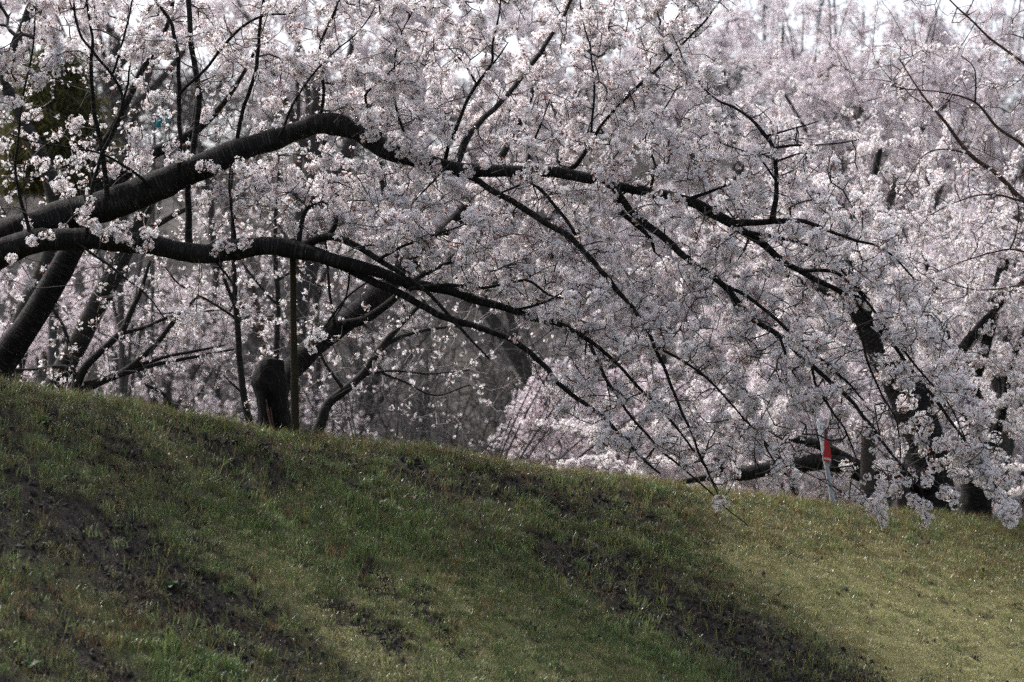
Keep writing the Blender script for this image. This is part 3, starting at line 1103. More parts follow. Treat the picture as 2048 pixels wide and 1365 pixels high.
def small_tree(label, lines, D, mat, group=None, targets=0, spread=0.5, flower=0.0, twigmat='twig', name='cherry_tree', sides=9, maxd=2.0, tipr=0.0036, pink=False):
    """A tree traced as lines of (X, Y, width); the first is its trunk and is carried into the ground."""
    t = thing(name, label, 'tree' if name != 'shrub' else 'shrub', group)
    s = Skeleton()
    for k, ln in enumerate(lines):
        pts, dd = (ln[0], ln[1]) if isinstance(ln, tuple) else (ln, (D, D))
        if k == 0:
            X, Y, w_ = pts[0]
            x, y, z = at(X, Y, dd[0])
            g = float(ground_z(x, y, False))
            drop = max(0.3, z - g + 0.15)
            dx = pts[0][0] - pts[1][0]
            dy = max(20.0, pts[0][1] - pts[1][1])
            dpx = drop * FPX / dd[0]
            pts = [(X + dx / dy * dpx * 0.6, Y + dpx, w_ * 1.35)] + pts
        wood('trunk' if k == 0 else 'branch', pts, dd[0], dd[1], mat, sides, parent=t, skel=s)
    if targets:
        base = np.array(s.p)
        n0 = int(len(base) * 0.3)
        pick = base[rng.integers(n0, len(base), targets)]
        T = pick + rng.normal(size=(targets, 3)) * spread * np.array([1, 1, 0.7]) + np.array([0, 0, spread * 0.35])
        gz = ground_z(T[:, 0], T[:, 1], False)
        T = T[T[:, 2] > gz + 0.3]
        s.grow(T, seg=0.15, batches=8, jit=0.3, lift=0.05, maxd=maxd)
        A, B, ra = twig_obj(t, s, M[twigmat], 3, tipr, 0.42, 0.02)
        if flower > 0:
            P, _ = along_edges(A, B, 0.06 / flower)
            P = P[rng.uniform(0, 1, len(P)) > 1.1 * hole_at(P)]
            put_blossom(t, P, G_NEAR if flower > 0.6 else G_THIN, 8 if flower > 0.6 else 5, 0.8, 1.15, 0.03)
    return t


small_tree('thick dark trunk leaning right from the crest at the left edge', [
    [(-30, 790, 62), (20, 700, 58), (70, 630, 54), (115, 555, 50), (150, 490, 46), (185, 430, 42), (215, 385, 38)],
    [(215, 385, 36), (250, 345, 32), (300, 310, 28), (350, 285, 22), (420, 240, 14), (480, 160, 9), (530, 60, 4)],
    [(205, 400, 22), (190, 330, 20), (230, 250, 16), (280, 150, 13), (330, 60, 10), (350, -20, 8)],
], 32.5, 'bark', targets=260, spread=0.8, flower=0.35)
small_tree('mossy grey trunk leaning right beside the low forking cherry', [
    [(95, 810, 50), (120, 750, 44), (155, 690, 42), (190, 620, 42), (225, 555, 40), (255, 490, 36)],
    [(255, 490, 34), (290, 420, 28), (330, 350, 24), (380, 280, 18), (400, 180, 14)],
    [(250, 500, 16), (330, 440, 13), (420, 400, 8)],
], 35.0, 'bark_grey', targets=160, spread=0.8, flower=0.3)
small_tree('pale grey trunk partly behind the thick leaning trunk', [
    [(10, 790, 60), (50, 640, 52), (85, 560, 48), (110, 490, 44), (120, 430, 40)],
    [(120, 430, 38), (90, 330, 30), (40, 230, 26), (10, 160, 24), (30, 100, 22), (60, 20, 18), (80, -40, 15)],
], 36.5, 'bark_grey', targets=120, spread=0.8, flower=0.3)
small_tree('low cherry forking near the ground into spreading bare branches', [
    [(140, 805, 22), (155, 765, 20), (170, 735, 17), (205, 700, 15), (240, 668, 14), (260, 630, 12), (285, 575, 9), (300, 520, 6)],
    [(145, 790, 17), (200, 765, 16), (255, 740, 14), (310, 690, 12), (355, 635, 9), (400, 590, 5)],
    [(170, 770, 12), (230, 752, 10), (320, 728, 8), (400, 712, 6), (470, 700, 4)],
    [(240, 745, 9), (300, 722, 8), (380, 705, 6), (450, 690, 4)],
    [(240, 668, 9), (290, 655, 7), (350, 632, 6), (430, 622, 4)],
    [(145, 740, 12), (110, 735, 8), (60, 740, 5), (20, 738, 3)],
    [(150, 760, 9), (130, 665, 8), (100, 610, 6), (85, 580, 4)],
    [(290, 770, 6), (330, 790, 8), (345, 820, 8)],
], 34.0, 'bark_grey', targets=520, spread=0.5, flower=0.2, twigmat='twig_pale')
small_tree('slim grey sapling curving upright left of the hollow stump', [
    [(505, 870, 15), (490, 800, 14), (480, 720, 13), (474, 640, 12), (468, 560, 10), (465, 470, 8), (463, 380, 6), (470, 280, 4)],
    [(474, 625, 8), (450, 560, 7), (440, 520, 6)],
    [(474, 640, 6), (430, 610, 5), (360, 570, 4), (320, 520, 3)],
    [(490, 790, 6), (460, 765, 4), (445, 750, 3)],
], 32.8, 'bark_grey', targets=120, spread=0.45, flower=0.25, twigmat='twig_pale')
small_tree('slender straight grey sapling rising right behind the hollow stump', [
    [(553, 760, 12), (553, 680, 12), (556, 600, 11), (550, 520, 10), (552, 440, 9), (556, 350, 7), (560, 250, 5)],
    [(553, 610, 6), (520, 570, 5), (480, 520, 4)],
    [(556, 560, 5), (600, 530, 4), (640, 480, 3)],
], 35.5, 'bark_grey', targets=120, spread=0.5, flower=0.25, twigmat='twig_pale')
small_tree('young cherry with arching pale branches right of the wooden prop', [
    [(625, 890, 26), (640, 850, 24), (655, 810, 20), (690, 780, 19), (725, 750, 17), (755, 705, 15), (790, 660, 12), (850, 600, 8)],
    [(755, 705, 10), (780, 685, 9), (830, 665, 8), (900, 655, 6), (960, 650, 4)],
    [(690, 780, 8), (650, 730, 6), (640, 690, 5), (665, 650, 4)],
    [(725, 752, 6), (780, 742, 5), (860, 748, 4), (940, 740, 3)],
    [(735, 735, 6), (800, 760, 5), (870, 790, 4), (940, 770, 3)],
], 36.0, 'bark_grey', targets=420, spread=0.55, flower=0.10, twigmat='twig_pale')

# old pollarded trunk: hollow stump that carries one long limb
st = thing('stump', 'hollow dark pollard stump with one thick limb slanting up right', 'tree stump')
ssk = Skeleton()
SD = 30.9
b_ = crest(560, 0.6)
prof = [(557, 912, 104), (554, 890, 82), (551, 866, 68), (549, 845, 63), (546, 815, 62), (543, 788, 64), (539, 762, 68), (540, 744, 64), (545, 730, 52), (548, 720, 42), (548.5, 717.5, 38)]
C, r = px_branch(prof, SD, SD, 0.0, 5, 0.02)
V, F, cap, uv = tube_arrays(C, r, 32, 0.09, 19, 0.2)
# the rotted hollow: vertices on the side towards the viewer are pushed in
Xp, Yp, dp = project(V)
hol = np.clip(1 - ((Xp - (540 + (Yp - 800) * 0.2)) / 13) ** 2, 0, 1) * np.clip((Yp - 770) / 40, 0, 1) * np.clip((900 - Yp) / 25, 0, 1) * (dp < SD)
V[:, 1] += hol * 0.15
V[:, 0] += 0.012 * vnoise(V * np.array([9, 9, 1.2]), 91) + 0.009 * vnoise(V * 20, 92)
V[:, 1] += 0.030 * vnoise(V * np.array([12, 12, 1.0]), 93)
o = mesh_obj('trunk', V.tolist(), F.tolist() + cap.tolist(), [M['old_bark']], st, smooth=True)
a_ = o.data.attributes.new('bark_uv', 'FLOAT_VECTOR', 'POINT')
a_.data.foreach_set('vector', uv.astype(np.float32).ravel())
M['rot'] = plain('rotten_wood', (0.075, 0.035, 0.022), 0.9, 0.6, 14)
# splintered reddish heartwood showing in the hollow
for k, (x0, y0, x1, y1, w_) in enumerate(((532, 800, 545, 868, 7), (540, 815, 553, 872, 5), (528, 835, 536, 874, 4))):
    C, r = px_branch([(x0, y0, w_ * 0.4), ((x0 + x1) / 2 - 2, (y0 + y1) / 2, w_), (x1, y1, w_ * 1.1)], SD - 0.20, SD - 0.24, 0.01, k, 0.03)
    tube('splinter', C, r * 0.8, M['rot'], st, 6, 0.3, 60 + k)
wood('limb', [(553, 800, 34), (568, 765, 40), (592, 728, 44), (628, 692, 45), (665, 660, 48), (700, 636, 44), (735, 606, 42), (765, 580, 42), (800, 545, 38), (850, 500, 32), (900, 450, 26), (960, 380, 20), (1010, 300, 15), (1060, 200, 11), (1090, 100, 8)],
     SD + 0.05, SD + 3.0, 'bark', 14, rough=0.1, knots=0.4, parent=st, skel=ssk)
for pts, d0, d1 in [
    ([(690, 650, 22), (730, 640, 18), (780, 605, 15), (830, 560, 12), (890, 530, 8), (960, 500, 5)], SD + 0.8, SD + 1.6),
    ([(800, 545, 16), (790, 480, 14), (770, 400, 11), (760, 300, 8), (765, 200, 6)], SD + 1.5, SD + 2.2),
    ([(670, 655, 7), (662, 600, 6), (655, 540, 5), (648, 470, 4)], SD + 0.6, SD + 0.9),
    ([(620, 700, 5), (660, 640, 5), (700, 590, 4), (740, 560, 3)], SD - 0.1, SD - 0.2),
    ([(900, 450, 12), (960, 430, 9), (1030, 430, 6), (1100, 440, 4)], SD + 2.2, SD + 2.6),
]:
    wood('branch', pts, d0, d1, 'bark', 8, parent=st, skel=ssk)
T = []
for _ in range(420):
    X, Y = rng.uniform(620, 1180), rng.uniform(80, 600)
    if (X - 620) * 0.9 + (Y - 80) < 150:
        continue
    T.append(at(X, Y, SD + 2.0 + rng.normal() * 0.7))
for _ in range(70):
    T.append(at(rng.uniform(590, 860), rng.uniform(430, 720), SD + 0.7 + rng.normal() * 0.4))
ssk.grow(T, 0.15, 8, 0.3, 0.03, 2.0)
A, B, ra = twig_obj(st, ssk, M['twig'], 3, 0.0036, 0.36)
P, _ = along_edges(A, B, 0.075)
X, Y, _d = project(P)
low = (Y > 500) & (X < 900)
put_blossom(st, P[~low & (rng.uniform(0, 1, len(P)) < 0.8)], G_NEAR, 8, 0.8, 1.15, 0.03)
put_blossom(st, P[low & (rng.uniform(0, 1, len(P)) < 0.35)], G_THIN, 5, 0.8, 1.15, 0.03)


# wooden props
def post(name, label, X, Ytop, Ybot, wt, wb, D, mat, cat='prop post', group=None, lean=0, sq=False):
    t = thing(name, label, cat, group)
    x, y, z = at(X, Ybot, D)
    g = float(ground_z(x, y, False)) - 0.3
    extra = (z - g) * FPX / D
    C, r = px_branch([(X + lean, Ytop, wt), (X + lean * 0.7, Ytop + (Ybot - Ytop) * 0.35, wt * 1.03), (X, Ybot, wb), (X, Ybot + extra, wb)], D, D, 0.008, int(X), 0.06)
    tube('pole', C, r, mat, t, 12, 0.09, int(X), 0.15)
    return t, C, r


M['prop'] = bark('prop_wood', (0.024, 0.019, 0.012), (0.042, 0.034, 0.02), (0.032, 0.026, 0.016), (0.03, 0.03, 0.016))
t, C, r = post('prop_post', 'mossy wooden prop holding up the lower limb beside the stump', 590, 478, 882, 12.5, 17, 30.42, M['prop'], lean=-4)
# rope lashing where the limb rests on the post
for k in range(4):
    c0 = at(586, 492 + 5 * k, 30.36)
    an = np.linspace(0, 2 * np.pi, 19)
    Cc = np.stack([c0[0] + 0.055 * np.cos(an), c0[1] + 0.05 * np.sin(an), np.full(19, c0[2]) + 0.012 * np.sin(an)], -1)
    tube('rope_turn', Cc, np.full(19, 0.008), M['twig'], t, 6, 0.05, k)

# ------------------------------------------------------------------ right-hand trees on the crest, with their props
small_tree('massive dark cherry trunk at right with one low limb reaching left', [
    ([(1865, 1050, 112), (1866, 1010, 96), (1862, 960, 88), (1852, 900, 84), (1835, 840, 80), (1808, 780, 72), (1775, 720, 62), (1740, 660, 52), (1712, 600, 44)], (37.0, 37.4)),
    ([(1862, 965, 50), (1800, 952, 54), (1745, 948, 46), (1690, 932, 38), (1640, 925, 34), (1580, 932, 32), (1520, 942, 30), (1470, 948, 26), (1440, 935, 18), (1432, 915, 10)], (36.9, 37.0)),
    ([(1740, 946, 24), (1690, 918, 22), (1640, 890, 20), (1590, 878, 17), (1555, 866, 12), (1530, 850, 8)], (36.9, 37.2)),
    ([(1470, 948, 15), (1400, 958, 13), (1340, 968, 10), (1300, 975, 6)], (37.0, 37.3)),
    ([(1712, 600, 40), (1690, 540, 32), (1700, 460, 24), (1740, 380, 18), (1760, 300, 12)], (37.4, 38.0)),
    ([(1835, 840, 36), (1880, 760, 28), (1930, 690, 22), (1990, 620, 15), (2050, 560, 10)], (37.2, 37.6)),
    ([(1740, 655, 26), (1680, 600, 20), (1600, 560, 14), (1520, 530, 9)], (37.4, 38.4)),
], 37.0, 'bark', targets=700, spread=1.0, flower=0.75, maxd=3.0, sides=14)
small_tree('second dark trunk behind the massive one at the right edge', [
    ([(1950, 1060, 78), (1952, 1000, 64), (1955, 930, 58), (1950, 860, 52), (1940, 780, 46), (1960, 700, 38), (1985, 620, 30), (2010, 520, 22)], (38.5, 38.5)),
    ([(1960, 950, 24), (1985, 890, 22), (2010, 800, 18), (2025, 720, 14), (2060, 640, 9)], (38.6, 39.0)),
    ([(1945, 810, 20), (1900, 700, 17), (1880, 610, 13), (1850, 520, 9)], (38.5, 38.8)),
], 38.5, 'bark', targets=420, spread=0.95, flower=0.75, maxd=3.0, sides=12)
M['prop_dark'] = bark('dark_prop_wood', (0.04, 0.034, 0.03), (0.07, 0.06, 0.052), (0.055, 0.047, 0.04))
post('prop_post', 'tall weathered prop post standing left of the massive trunk', 1736, 862, 1030, 30, 34, 36.4, M['prop_dark'])
post('prop_post', 'short prop post under the low limb beside the massive trunk', 1808, 968, 1042, 26, 28, 36.7, M['prop_dark'])
# overhanging tree from beyond the right edge
small_tree('tree beyond the right edge sending thin reddish twigs into view', [
    ([(2330, 1060, 90), (2320, 900, 70), (2290, 700, 60), (2230, 540, 31.3)], (33.5, 33.5)),
    ([(2230, 540, 23.1), (2120, 450, 16.3), (2048, 402, 11.6), (1994, 347, 9.5), (1943, 310, 8.8), (1884, 237, 6.1), (1850, 195, 4.1), (1800, 120, 2.7)], (33.5, 33.0)),
    ([(2290, 640, 34), (2160, 370, 10.9), (2048, 292, 6.8), (1994, 255, 6.1), (1950, 205, 4.8), (1880, 185, 3.4), (1800, 178, 2.2)], (33.5, 32.5)),
    ([(1950, 205, 4.1), (1950, 140, 2.7), (1922, 113, 2.2)], (32.8, 32.6)),
    ([(2290, 660, 30), (2180, 230, 9.5), (2048, 128, 6.1), (1975, 73, 4.8), (1900, 0, 3.4), (1870, -40, 2.7)], (33.5, 32.5)),
    ([(1943, 310, 4.8), (1900, 300, 3.4), (1850, 310, 2.7), (1810, 370, 2.2)], (33.1, 32.8)),
    ([(2048, 402, 5.4), (1980, 390, 4.1), (1920, 400, 2.7), (1860, 430, 2.2)], (33.0, 32.4)),
    ([(2230, 540, 13.6), (2100, 560, 6.1), (2048, 570, 4.1), (1960, 580, 2.7), (1880, 560, 2.2)], (33.2, 32.4)),
    ([(2230, 560, 12.2), (2100, 520, 6.1), (2020, 500, 4.1), (1940, 520, 2.7), (1870, 545, 2.2)], (33.2, 32.0)),
], 33.5, 'bark_red', targets=850, spread=0.55, flower=0.10, maxd=2.0, twigmat='bark_red')


# ------------------------------------------------------------------ blossoming trees beyond the levee
def crown_tree(label, X, Y, rx, ry, D, n=260, dens_=1.0, pink=False, name='cherry_tree', mat='bark_far', trunk_dx=0, group='cherry trees in blossom beyond the levee'):
    t = thing(name, label, 'tree', group)
    s = Skeleton()
    c = at(X, Y, D)
    mx, mz = rx * D / FPX, ry * D / FPX
    my = 0.85 * mx
    trunk_dx = {1010: 260, 880: 300, 760: -110, 640: -90}.get(X, trunk_dx)
    base = at(X + trunk_dx, Y, D)
    gz = float(ground_z(base[0], base[1], False))
    h = c[2] - gz
    top = c + np.array([0, 0, -0.35 * mz])
    K = np.array([[base[0], base[1], gz - 0.3], [base[0] + 0.1, base[1], gz + 0.25 * h], [0.6 * base[0] + 0.4 * c[0] + 0.2, base[1], gz + 0.6 * h], top])
    r0 = (0.014 * h + 0.06) * (0.5 if dens_ <= 0 else 1.0)
    Q = catmull(np.column_stack([K, [r0 * 1.3, r0, r0 * 0.75, r0 * 0.5]]), 0.2)
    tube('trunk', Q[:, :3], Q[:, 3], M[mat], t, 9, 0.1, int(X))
    s.add_line(Q[len(Q) // 3:, :3])
    for k in range(7):
        an = k * 2.4 + rng.uniform(-0.4, 0.4)
        e = c + np.array([math.cos(an) * mx * 0.72, math.sin(an) * my * 0.6, mz * rng.uniform(-0.35, 0.75)])
        s0 = Q[rng.integers(len(Q) // 2, len(Q)), :3]
        mid = 0.5 * (s0 + e) + np.array([0, 0, 0.18 * mz]) + rng.normal(size=3) * 0.15
        q = catmull(np.column_stack([np.array([s0, mid, e]), [r0 * 0.42, r0 * 0.28, r0 * 0.10]]), 0.2)
        tube('limb', q[:, :3], q[:, 3], M[mat], t, 7, 0.1, int(X) + k)
        s.add_line(q[:, :3])
    for k in range(9 if Y < 450 else 3):
        a0 = c + np.array([rng.uniform(-0.8, 0.8) * mx, rng.uniform(-0.5, 0.5) * my, rng.uniform(0.25, 0.6) * mz])
        L = rng.uniform(0.5, 0.95) * mz
        dx = rng.uniform(-0.45, 0.45) * L
        q = catmull(np.column_stack([np.array([a0, a0 + [dx * 0.4, 0, L * 0.5], a0 + [dx, 0, L]]), [0.016, 0.010, 0.004]]), 0.2)
        q[:, :3] += 0.08 * np.stack([vnoise(q[:, :3] * 0.8, k), 0 * q[:, 0], 0 * q[:, 0]], -1)
        tube('shoot', q[:, :3], q[:, 3], M[mat], t, 5, 0.1, int(X) + k)
        s.add_line(q[:len(q) // 2, :3])
    d = unit(n) * (rng.uniform(0.12, 1, n) ** 0.40)[:, None]
    T = c + d * np.array([mx, my, mz])
    T = T[vnoise(T * 0.9, int(X)) > -0.55]
    T = T[T[:, 2] > gz + 0.8]
    s.grow(T, 0.28, 8, 0.35, 0.04, 6.0)
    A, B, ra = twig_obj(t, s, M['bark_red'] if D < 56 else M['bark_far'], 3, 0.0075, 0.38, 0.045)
    if dens_ <= 0:
        return 0
    P, _ = along_edges(A, B, 0.092 / dens_)
    P = P + rng.normal(size=P.shape) * 0.09
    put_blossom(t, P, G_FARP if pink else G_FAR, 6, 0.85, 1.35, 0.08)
    return len(P)


tot = 0
for args in [
    ('blossoming cherry whose top meets the open sky at upper right centre', 1470, 190, 260, 210, 58, 320, 0.9),
    ('tall blossoming cherry with airy top at right below the sky gap', 1740, 270, 280, 260, 53, 400, 1.0),
    ('thin far cherry crown veiling the sky gap at top right', 1660, 70, 270, 110, 68, 200, 0.32),
    ('cherry in blossom filling the upper right corner behind the reddish twigs', 2020, 240, 230, 260, 60, 340, 1.0),
    ('blossoming cherry in the middle of the right edge behind the massive trunk', 1980, 610, 220, 250, 47, 300, 0.9),
    ('broad white cherry behind the drooping branches right of centre', 1620, 640, 270, 240, 51, 380, 1.0),
    ('white cherry seen through the drooping branches at the centre', 1320, 590, 270, 230, 57, 360, 1.0),
    ('pink cherry low behind the crest, right of the bare thicket', 1230, 850, 240, 150, 46, 280, 1.1, True),
    ('low blossoming cherry behind the red and white sign', 1580, 880, 250, 180, 48, 320, 1.0),
    ('low blossoming cherry behind the second trunk at the right edge', 1990, 900, 170, 180, 50, 200, 0.9),
    ('cherry crown in blossom behind the upper limb, top centre', 1010, 110, 310, 240, 61, 380, 0.95),
    ('cherry crown in blossom behind the bend of the upper limb', 640, 70, 270, 210, 60, 300, 0.9),
    ('thin pink cherry crown at the top left with sky behind', 230, 20, 300, 130, 63, 220, 0.8, True),
    ('pink cherry behind the leaning trunks at the left edge', 90, 650, 200, 150, 60, 240, 0.42, True),
    ('pink cherry beyond the low forking tree at left', 330, 680, 210, 150, 57, 230, 0.36, True),
    ('faint pale cherry deep behind the slim saplings', 520, 560, 200, 170, 66, 190, 0.22, True),
    ('pale cherry behind the hollow stump and its limb', 760, 620, 180, 200, 64, 150, 0.16),
    ('white cherry crown behind the middle of the upper limb', 880, 420, 230, 150, 60, 240, 0.8),
    ('low pink cherry beyond the crest by the hollow stump', 560, 830, 170, 100, 55, 130, 0.30, True),
]:
    tot += crown_tree(*args[:6], n=args[6], dens_=args[7], pink=len(args) > 8 and args[8])
print('far sprays', tot)

for X, Y, rx, ry, D, lab in [
    (230, 300, 170, 170, 56, 'bare grey tree behind the upper left branches beside the conifer'),
    (420, 260, 170, 180, 64, 'bare grey tree behind the upright shoots of the upper limb'),
    (620, 330, 150, 150, 62, 'bare tree between the two limbs above the wooden prop'),
    (840, 740, 200, 170, 62, 'bare tree rising behind the thicket at the centre'),
]:
    crown_tree(lab, X, Y, rx, ry, D, 420, 0.0, name='bare_tree', group='bare trees beyond the levee')

# bare thicket behind the crest, centre
for k, (X, D, lab, fan) in enumerate([
    (760, 44, 'bare brown shrub directly right of the young arching cherry', 0.0),
    (850, 47, 'bare twiggy shrub leaning right in the middle of the thicket', 0.5),
    (930, 43, 'bare shrub with many stems fanning right beside the pink cherry', 0.9),
    (690, 50, 'dim bare shrub behind the young arching cherry', -0.2),
    (1000, 49, 'bare shrub nearest the pink cherry at the thicket end', 0.7),
    (800, 53, 'faint bare shrub deep in the thicket between its two nearer shrubs', 0.3),
    (640, 46, 'bare shrub just right of the hollow stump', 0.4),
    (890, 55, 'faint spreading shrub deepest in the middle of the thicket', -0.3),
    (420, 48, 'bare shrub behind the slim grey sapling at left', 0.2),
]):
    t = thing('shrub', lab, 'shrub', 'bare shrubs of the thicket behind the crest')
    s = Skeleton()
    base = at(X, 1000, D)
    g = float(ground_z(base[0], base[1], False))
    hh = at(X, 700, D)[2] - g
    for q in range(9):
        an = rng.uniform(-0.9, 0.9) + fan
        L = hh * rng.uniform(0.7, 1.15)
        K = np.array([[base[0] + rng.normal() * 0.1, base[1] + rng.normal() * 0.2, g - 0.2], [base[0] + 0.18 * an * L, base[1] + rng.normal() * 0.3, g + 0.5 * L], [base[0] + 0.55 * an * L, base[1] + rng.normal() * 0.6, g + 0.95 * L]])
        Qs = catmull(np.column_stack([K, [0.034, 0.020, 0.007]]), 0.15)
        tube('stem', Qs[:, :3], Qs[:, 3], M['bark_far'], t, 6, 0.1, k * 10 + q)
        s.add_line(Qs[:, :3])
    bp_ = np.array(s.p)
    T = bp_[rng.integers(len(bp_) // 4, len(bp_), 1000)] + rng.normal(size=(1000, 3)) * np.array([0.55, 0.5, 0.5]) + np.array([0.25 * fan, 0, 0.3])
    s.grow(T, 0.25, 6, 0.3, 0.05, 2.0)
    A, B, ra = twig_obj(t, s, M['bark_far'], 3, 0.0055, 0.38, 0.02)
    P, _ = along_edges(A, B, 5.0)
    put_blossom(t, P, G_THIN, 5, 0.9, 1.4, 0.05)

# far wood on the hill: one mass nobody could count
M['scrub'] = plain('hazed_scrub_twigs', (0.13, 0.11, 0.105), 0.9)  # twigs paled, distance haze put into their colour
sp = []
for k in range(4):
    s = Skeleton()
    s.add_line(np.linspace([0, 0, -0.5], [0.2, 0, 2.6], 8))
    s.grow(np.array([0, 0, 2.6]) + unit(110) * np.array([1.5, 1.5, 1.7]) * rng.uniform(0.4, 1, 110)[:, None], 0.5, 5, 0.3, 0.05)
    A, B, ra, rb = s.edges(0.018, 0.42, 0.12)
    V, F = prisms(A, B, ra, rb, 3)
    sp.append(proto('bare_tree', V, F.tolist(), [M['scrub']]))
n = 1500
hxp, hyp = rng.uniform(-45, 45, n), rng.uniform(98, 150, n)
pr = np.clip((hyp - 96) / 50, 0, 1)
tp = hill_top(hxp)
hzp = -1.5 + (tp + 1.5) * (pr * pr * (3 - 2 * pr)) + 1.3 * vnoise(np.stack([hxp, hyp, 0 * hxp], -1) * 0.12, 31)
o = mass('woodland', np.stack([hxp, hyp, hzp], -1), np.stack([rng.normal(size=n) * 0.1, rng.normal(size=n) * 0.1, rng.uniform(0, 6.28, n)], -1), rng.uniform(0.7, 1.3, n), rng.integers(0, 4, n), mass_group('scrub', sp))
tag(o, 'bare brown woodland covering the far hill', kind='stuff')

# evergreen at upper left
ev = thing('evergreen_tree', 'olive green conifer glimpsed through the branches at upper left', 'tree')
ED = 52.0
M['needle'] = leafy('conifer_spray', [(0.055, 0.058, 0.022), (0.08, 0.078, 0.028), (0.10, 0.09, 0.032)], 0.35, 0.6)
V, F, MI = [], [], []
for k in range(40):
    d = np.array([rng.normal() * 0.5, rng.normal() * 0.5, -rng.uniform(0.4, 1.2)])
    d /= np.linalg.norm(d)
    add_leaf(V, F, MI, rng.normal(size=3) * 0.10, d, rng.uniform(0.12, 0.25), 0.010, 0)
gev = mass_group('needles', [proto('needle_spray', V, F, [M['needle']], MI)])
c = at(110, 225, ED)
gz = float(ground_z(c[0], c[1], False))
Q = catmull(np.array([[c[0], c[1], gz - 0.3, 0.22], [c[0] + 0.05, c[1], gz + 4, 0.15], [c[0], c[1], c[2] + 0.9, 0.03]]), 0.3)
tube('trunk', Q[:, :3], Q[:, 3], M['bark_far'], ev, 9, 0.1, 3)
n = 2600
hgt = rng.uniform(0, 1, n) ** 0.8
an = rng.uniform(0, 6.28, n)
rad = (1 - hgt) ** 0.65 * rng.uniform(0.35, 1, n) ** 0.5 * 0.98 * (1 + 0.25 * np.sin(an * 5 + hgt * 23))
P = np.stack([c[0] + rad * np.cos(an), c[1] + rad * np.sin(an), c[2] - 1.3 + 2.35 * hgt], -1)
o = mass('foliage', P, np.stack([rng.normal(size=n) * 0.3, rng.normal(size=n) * 0.3, an], -1), rng.uniform(0.7, 1.3, n), np.zeros(n), gev, ev)

# ------------------------------------------------------------------ sign, pole, wires, tarpaulin
sg = thing('signboard', 'leaning red and white board on a grey stake at the crest', 'sign')
GD = 34.4
M['white'] = plain('white_board', (0.78, 0.80, 0.83), 0.5, 0.06, 9)
M['red'] = plain('red_board', (0.42, 0.012, 0.02), 0.5, 0.12, 12)
M['stake'] = plain('grey_stake', (0.33, 0.35, 0.38), 0.6, 0.15, 18)
M['ink'] = plain('dark_ink', (0.03, 0.035, 0.06), 0.6)


def slab(name, px, D, thick, mat, parent):
    f = [at(X, Y, D) for X, Y in px]
    back = np.array([0, thick, 0])
    n = len(f)
    V = f + [v + back for v in f]
    F = [tuple(range(n))[::-1], tuple(range(n, 2 * n))] + [(i, (i + 1) % n, n + (i + 1) % n, n + i) for i in range(n)]
    return mesh_obj(name, [tuple(v) for v in V], F, mat, parent)


slab('board', [(1633.5, 843), (1650, 847.5), (1663, 925.5), (1646.5, 921.5)], GD, 0.018, M['white'], sg)
slab('red_field', [(1650.2, 849.5), (1656, 876), (1662, 905), (1663.2, 925.7), (1646.3, 922)], GD - 0.006, 0.004, M['red'], sg)
x, y, z = at(1668, 1018, GD)
extra = (z - float(ground_z(x, y, False)) + 0.3) * FPX / GD
C, r = px_branch([(1638, 838, 7.5), (1650, 915, 9), (1660, 970, 10), (1668, 1018, 11), (1668 + extra * 0.18, 1018 + extra, 11)], GD + 0.045, GD + 0.045, 0, 1, 0.05)
tube('stake', C, r, M['stake'], sg, 8, 0.03, 5)


def letter(ch, X, Y, hpx, rot):
    cu = bpy.data.curves.new('lettering', 'FONT')
    cu.body = ch
    cu.size = hpx * GD / FPX / 0.69
    cu.extrude = 0.001
    tmp = bpy.data.objects.new('lettering', cu)
    COL.objects.link(tmp)
    me = bpy.data.meshes.new_from_object(tmp.evaluated_get(bpy.context.evaluated_depsgraph_get()))
    bpy.data.objects.remove(tmp)
    me.materials.clear()
    me.materials.append(M['ink'])
    o = bpy.data.objects.new('lettering', me)
    o.location = at(X, Y, GD - 0.003)
    o.rotation_euler = (math.pi / 2, rot, 0)
    COL.objects.link(o)
    o.parent = sg


letter('D', 1639.0, 858.5, 9, -0.16 + 0.32)
letter('L', 1645.4, 860, 8.5, 0.16)
letter('L', 1640.8, 881, 13, 0.12)
for k in range(9):
    X = 1648.6 + 1.5 * k
    slab('lettering', [(X, 915.5 + 0.33 * k - (k * 7 % 3) * 0.8), (X + 0.9, 915.8 + 0.33 * k - (k * 5 % 3) * 0.6), (X + 1.2, 919.2 + 0.33 * k), (X + 0.3, 919 + 0.33 * k)], GD - 0.011, 0.003, M['white'], sg)

pl = thing('utility_pole', 'grey utility pole above the blossom at the top edge', 'utility pole')
M['concrete'] = plain('concrete', (0.22, 0.23, 0.25), 0.8, 0.1, 3)
PD = 95.0
p0 = at(1529, 60, PD)
C = np.array([[p0[0], p0[1], -2.0], [p0[0], p0[1], 8.0], [p0[0], p0[1], at(1529, -70, PD)[2]]])
Q = catmull(np.column_stack([C, [0.11, 0.095, 0.08]]), 1.0)
tube('pole', Q[:, :3], Q[:, 3], M['concrete'], pl, 12, 0.0, 1)
ztop = at(1529, -50, PD)[2]
for dz in (0.0, -0.7):
    V = [(p0[0] + sx * 0.9, p0[1] - 0.18 + sy * 0.05, ztop + dz + sz * 0.05) for sx in (-1, 1) for sy in (-1, 1) for sz in (-1, 1)]
    mesh_obj('crossarm', V, [(0, 1, 3, 2), (4, 6, 7, 5), (0, 4, 5, 1), (2, 3, 7, 6), (0, 2, 6, 4), (1, 5, 7, 3)], M['concrete'], pl)
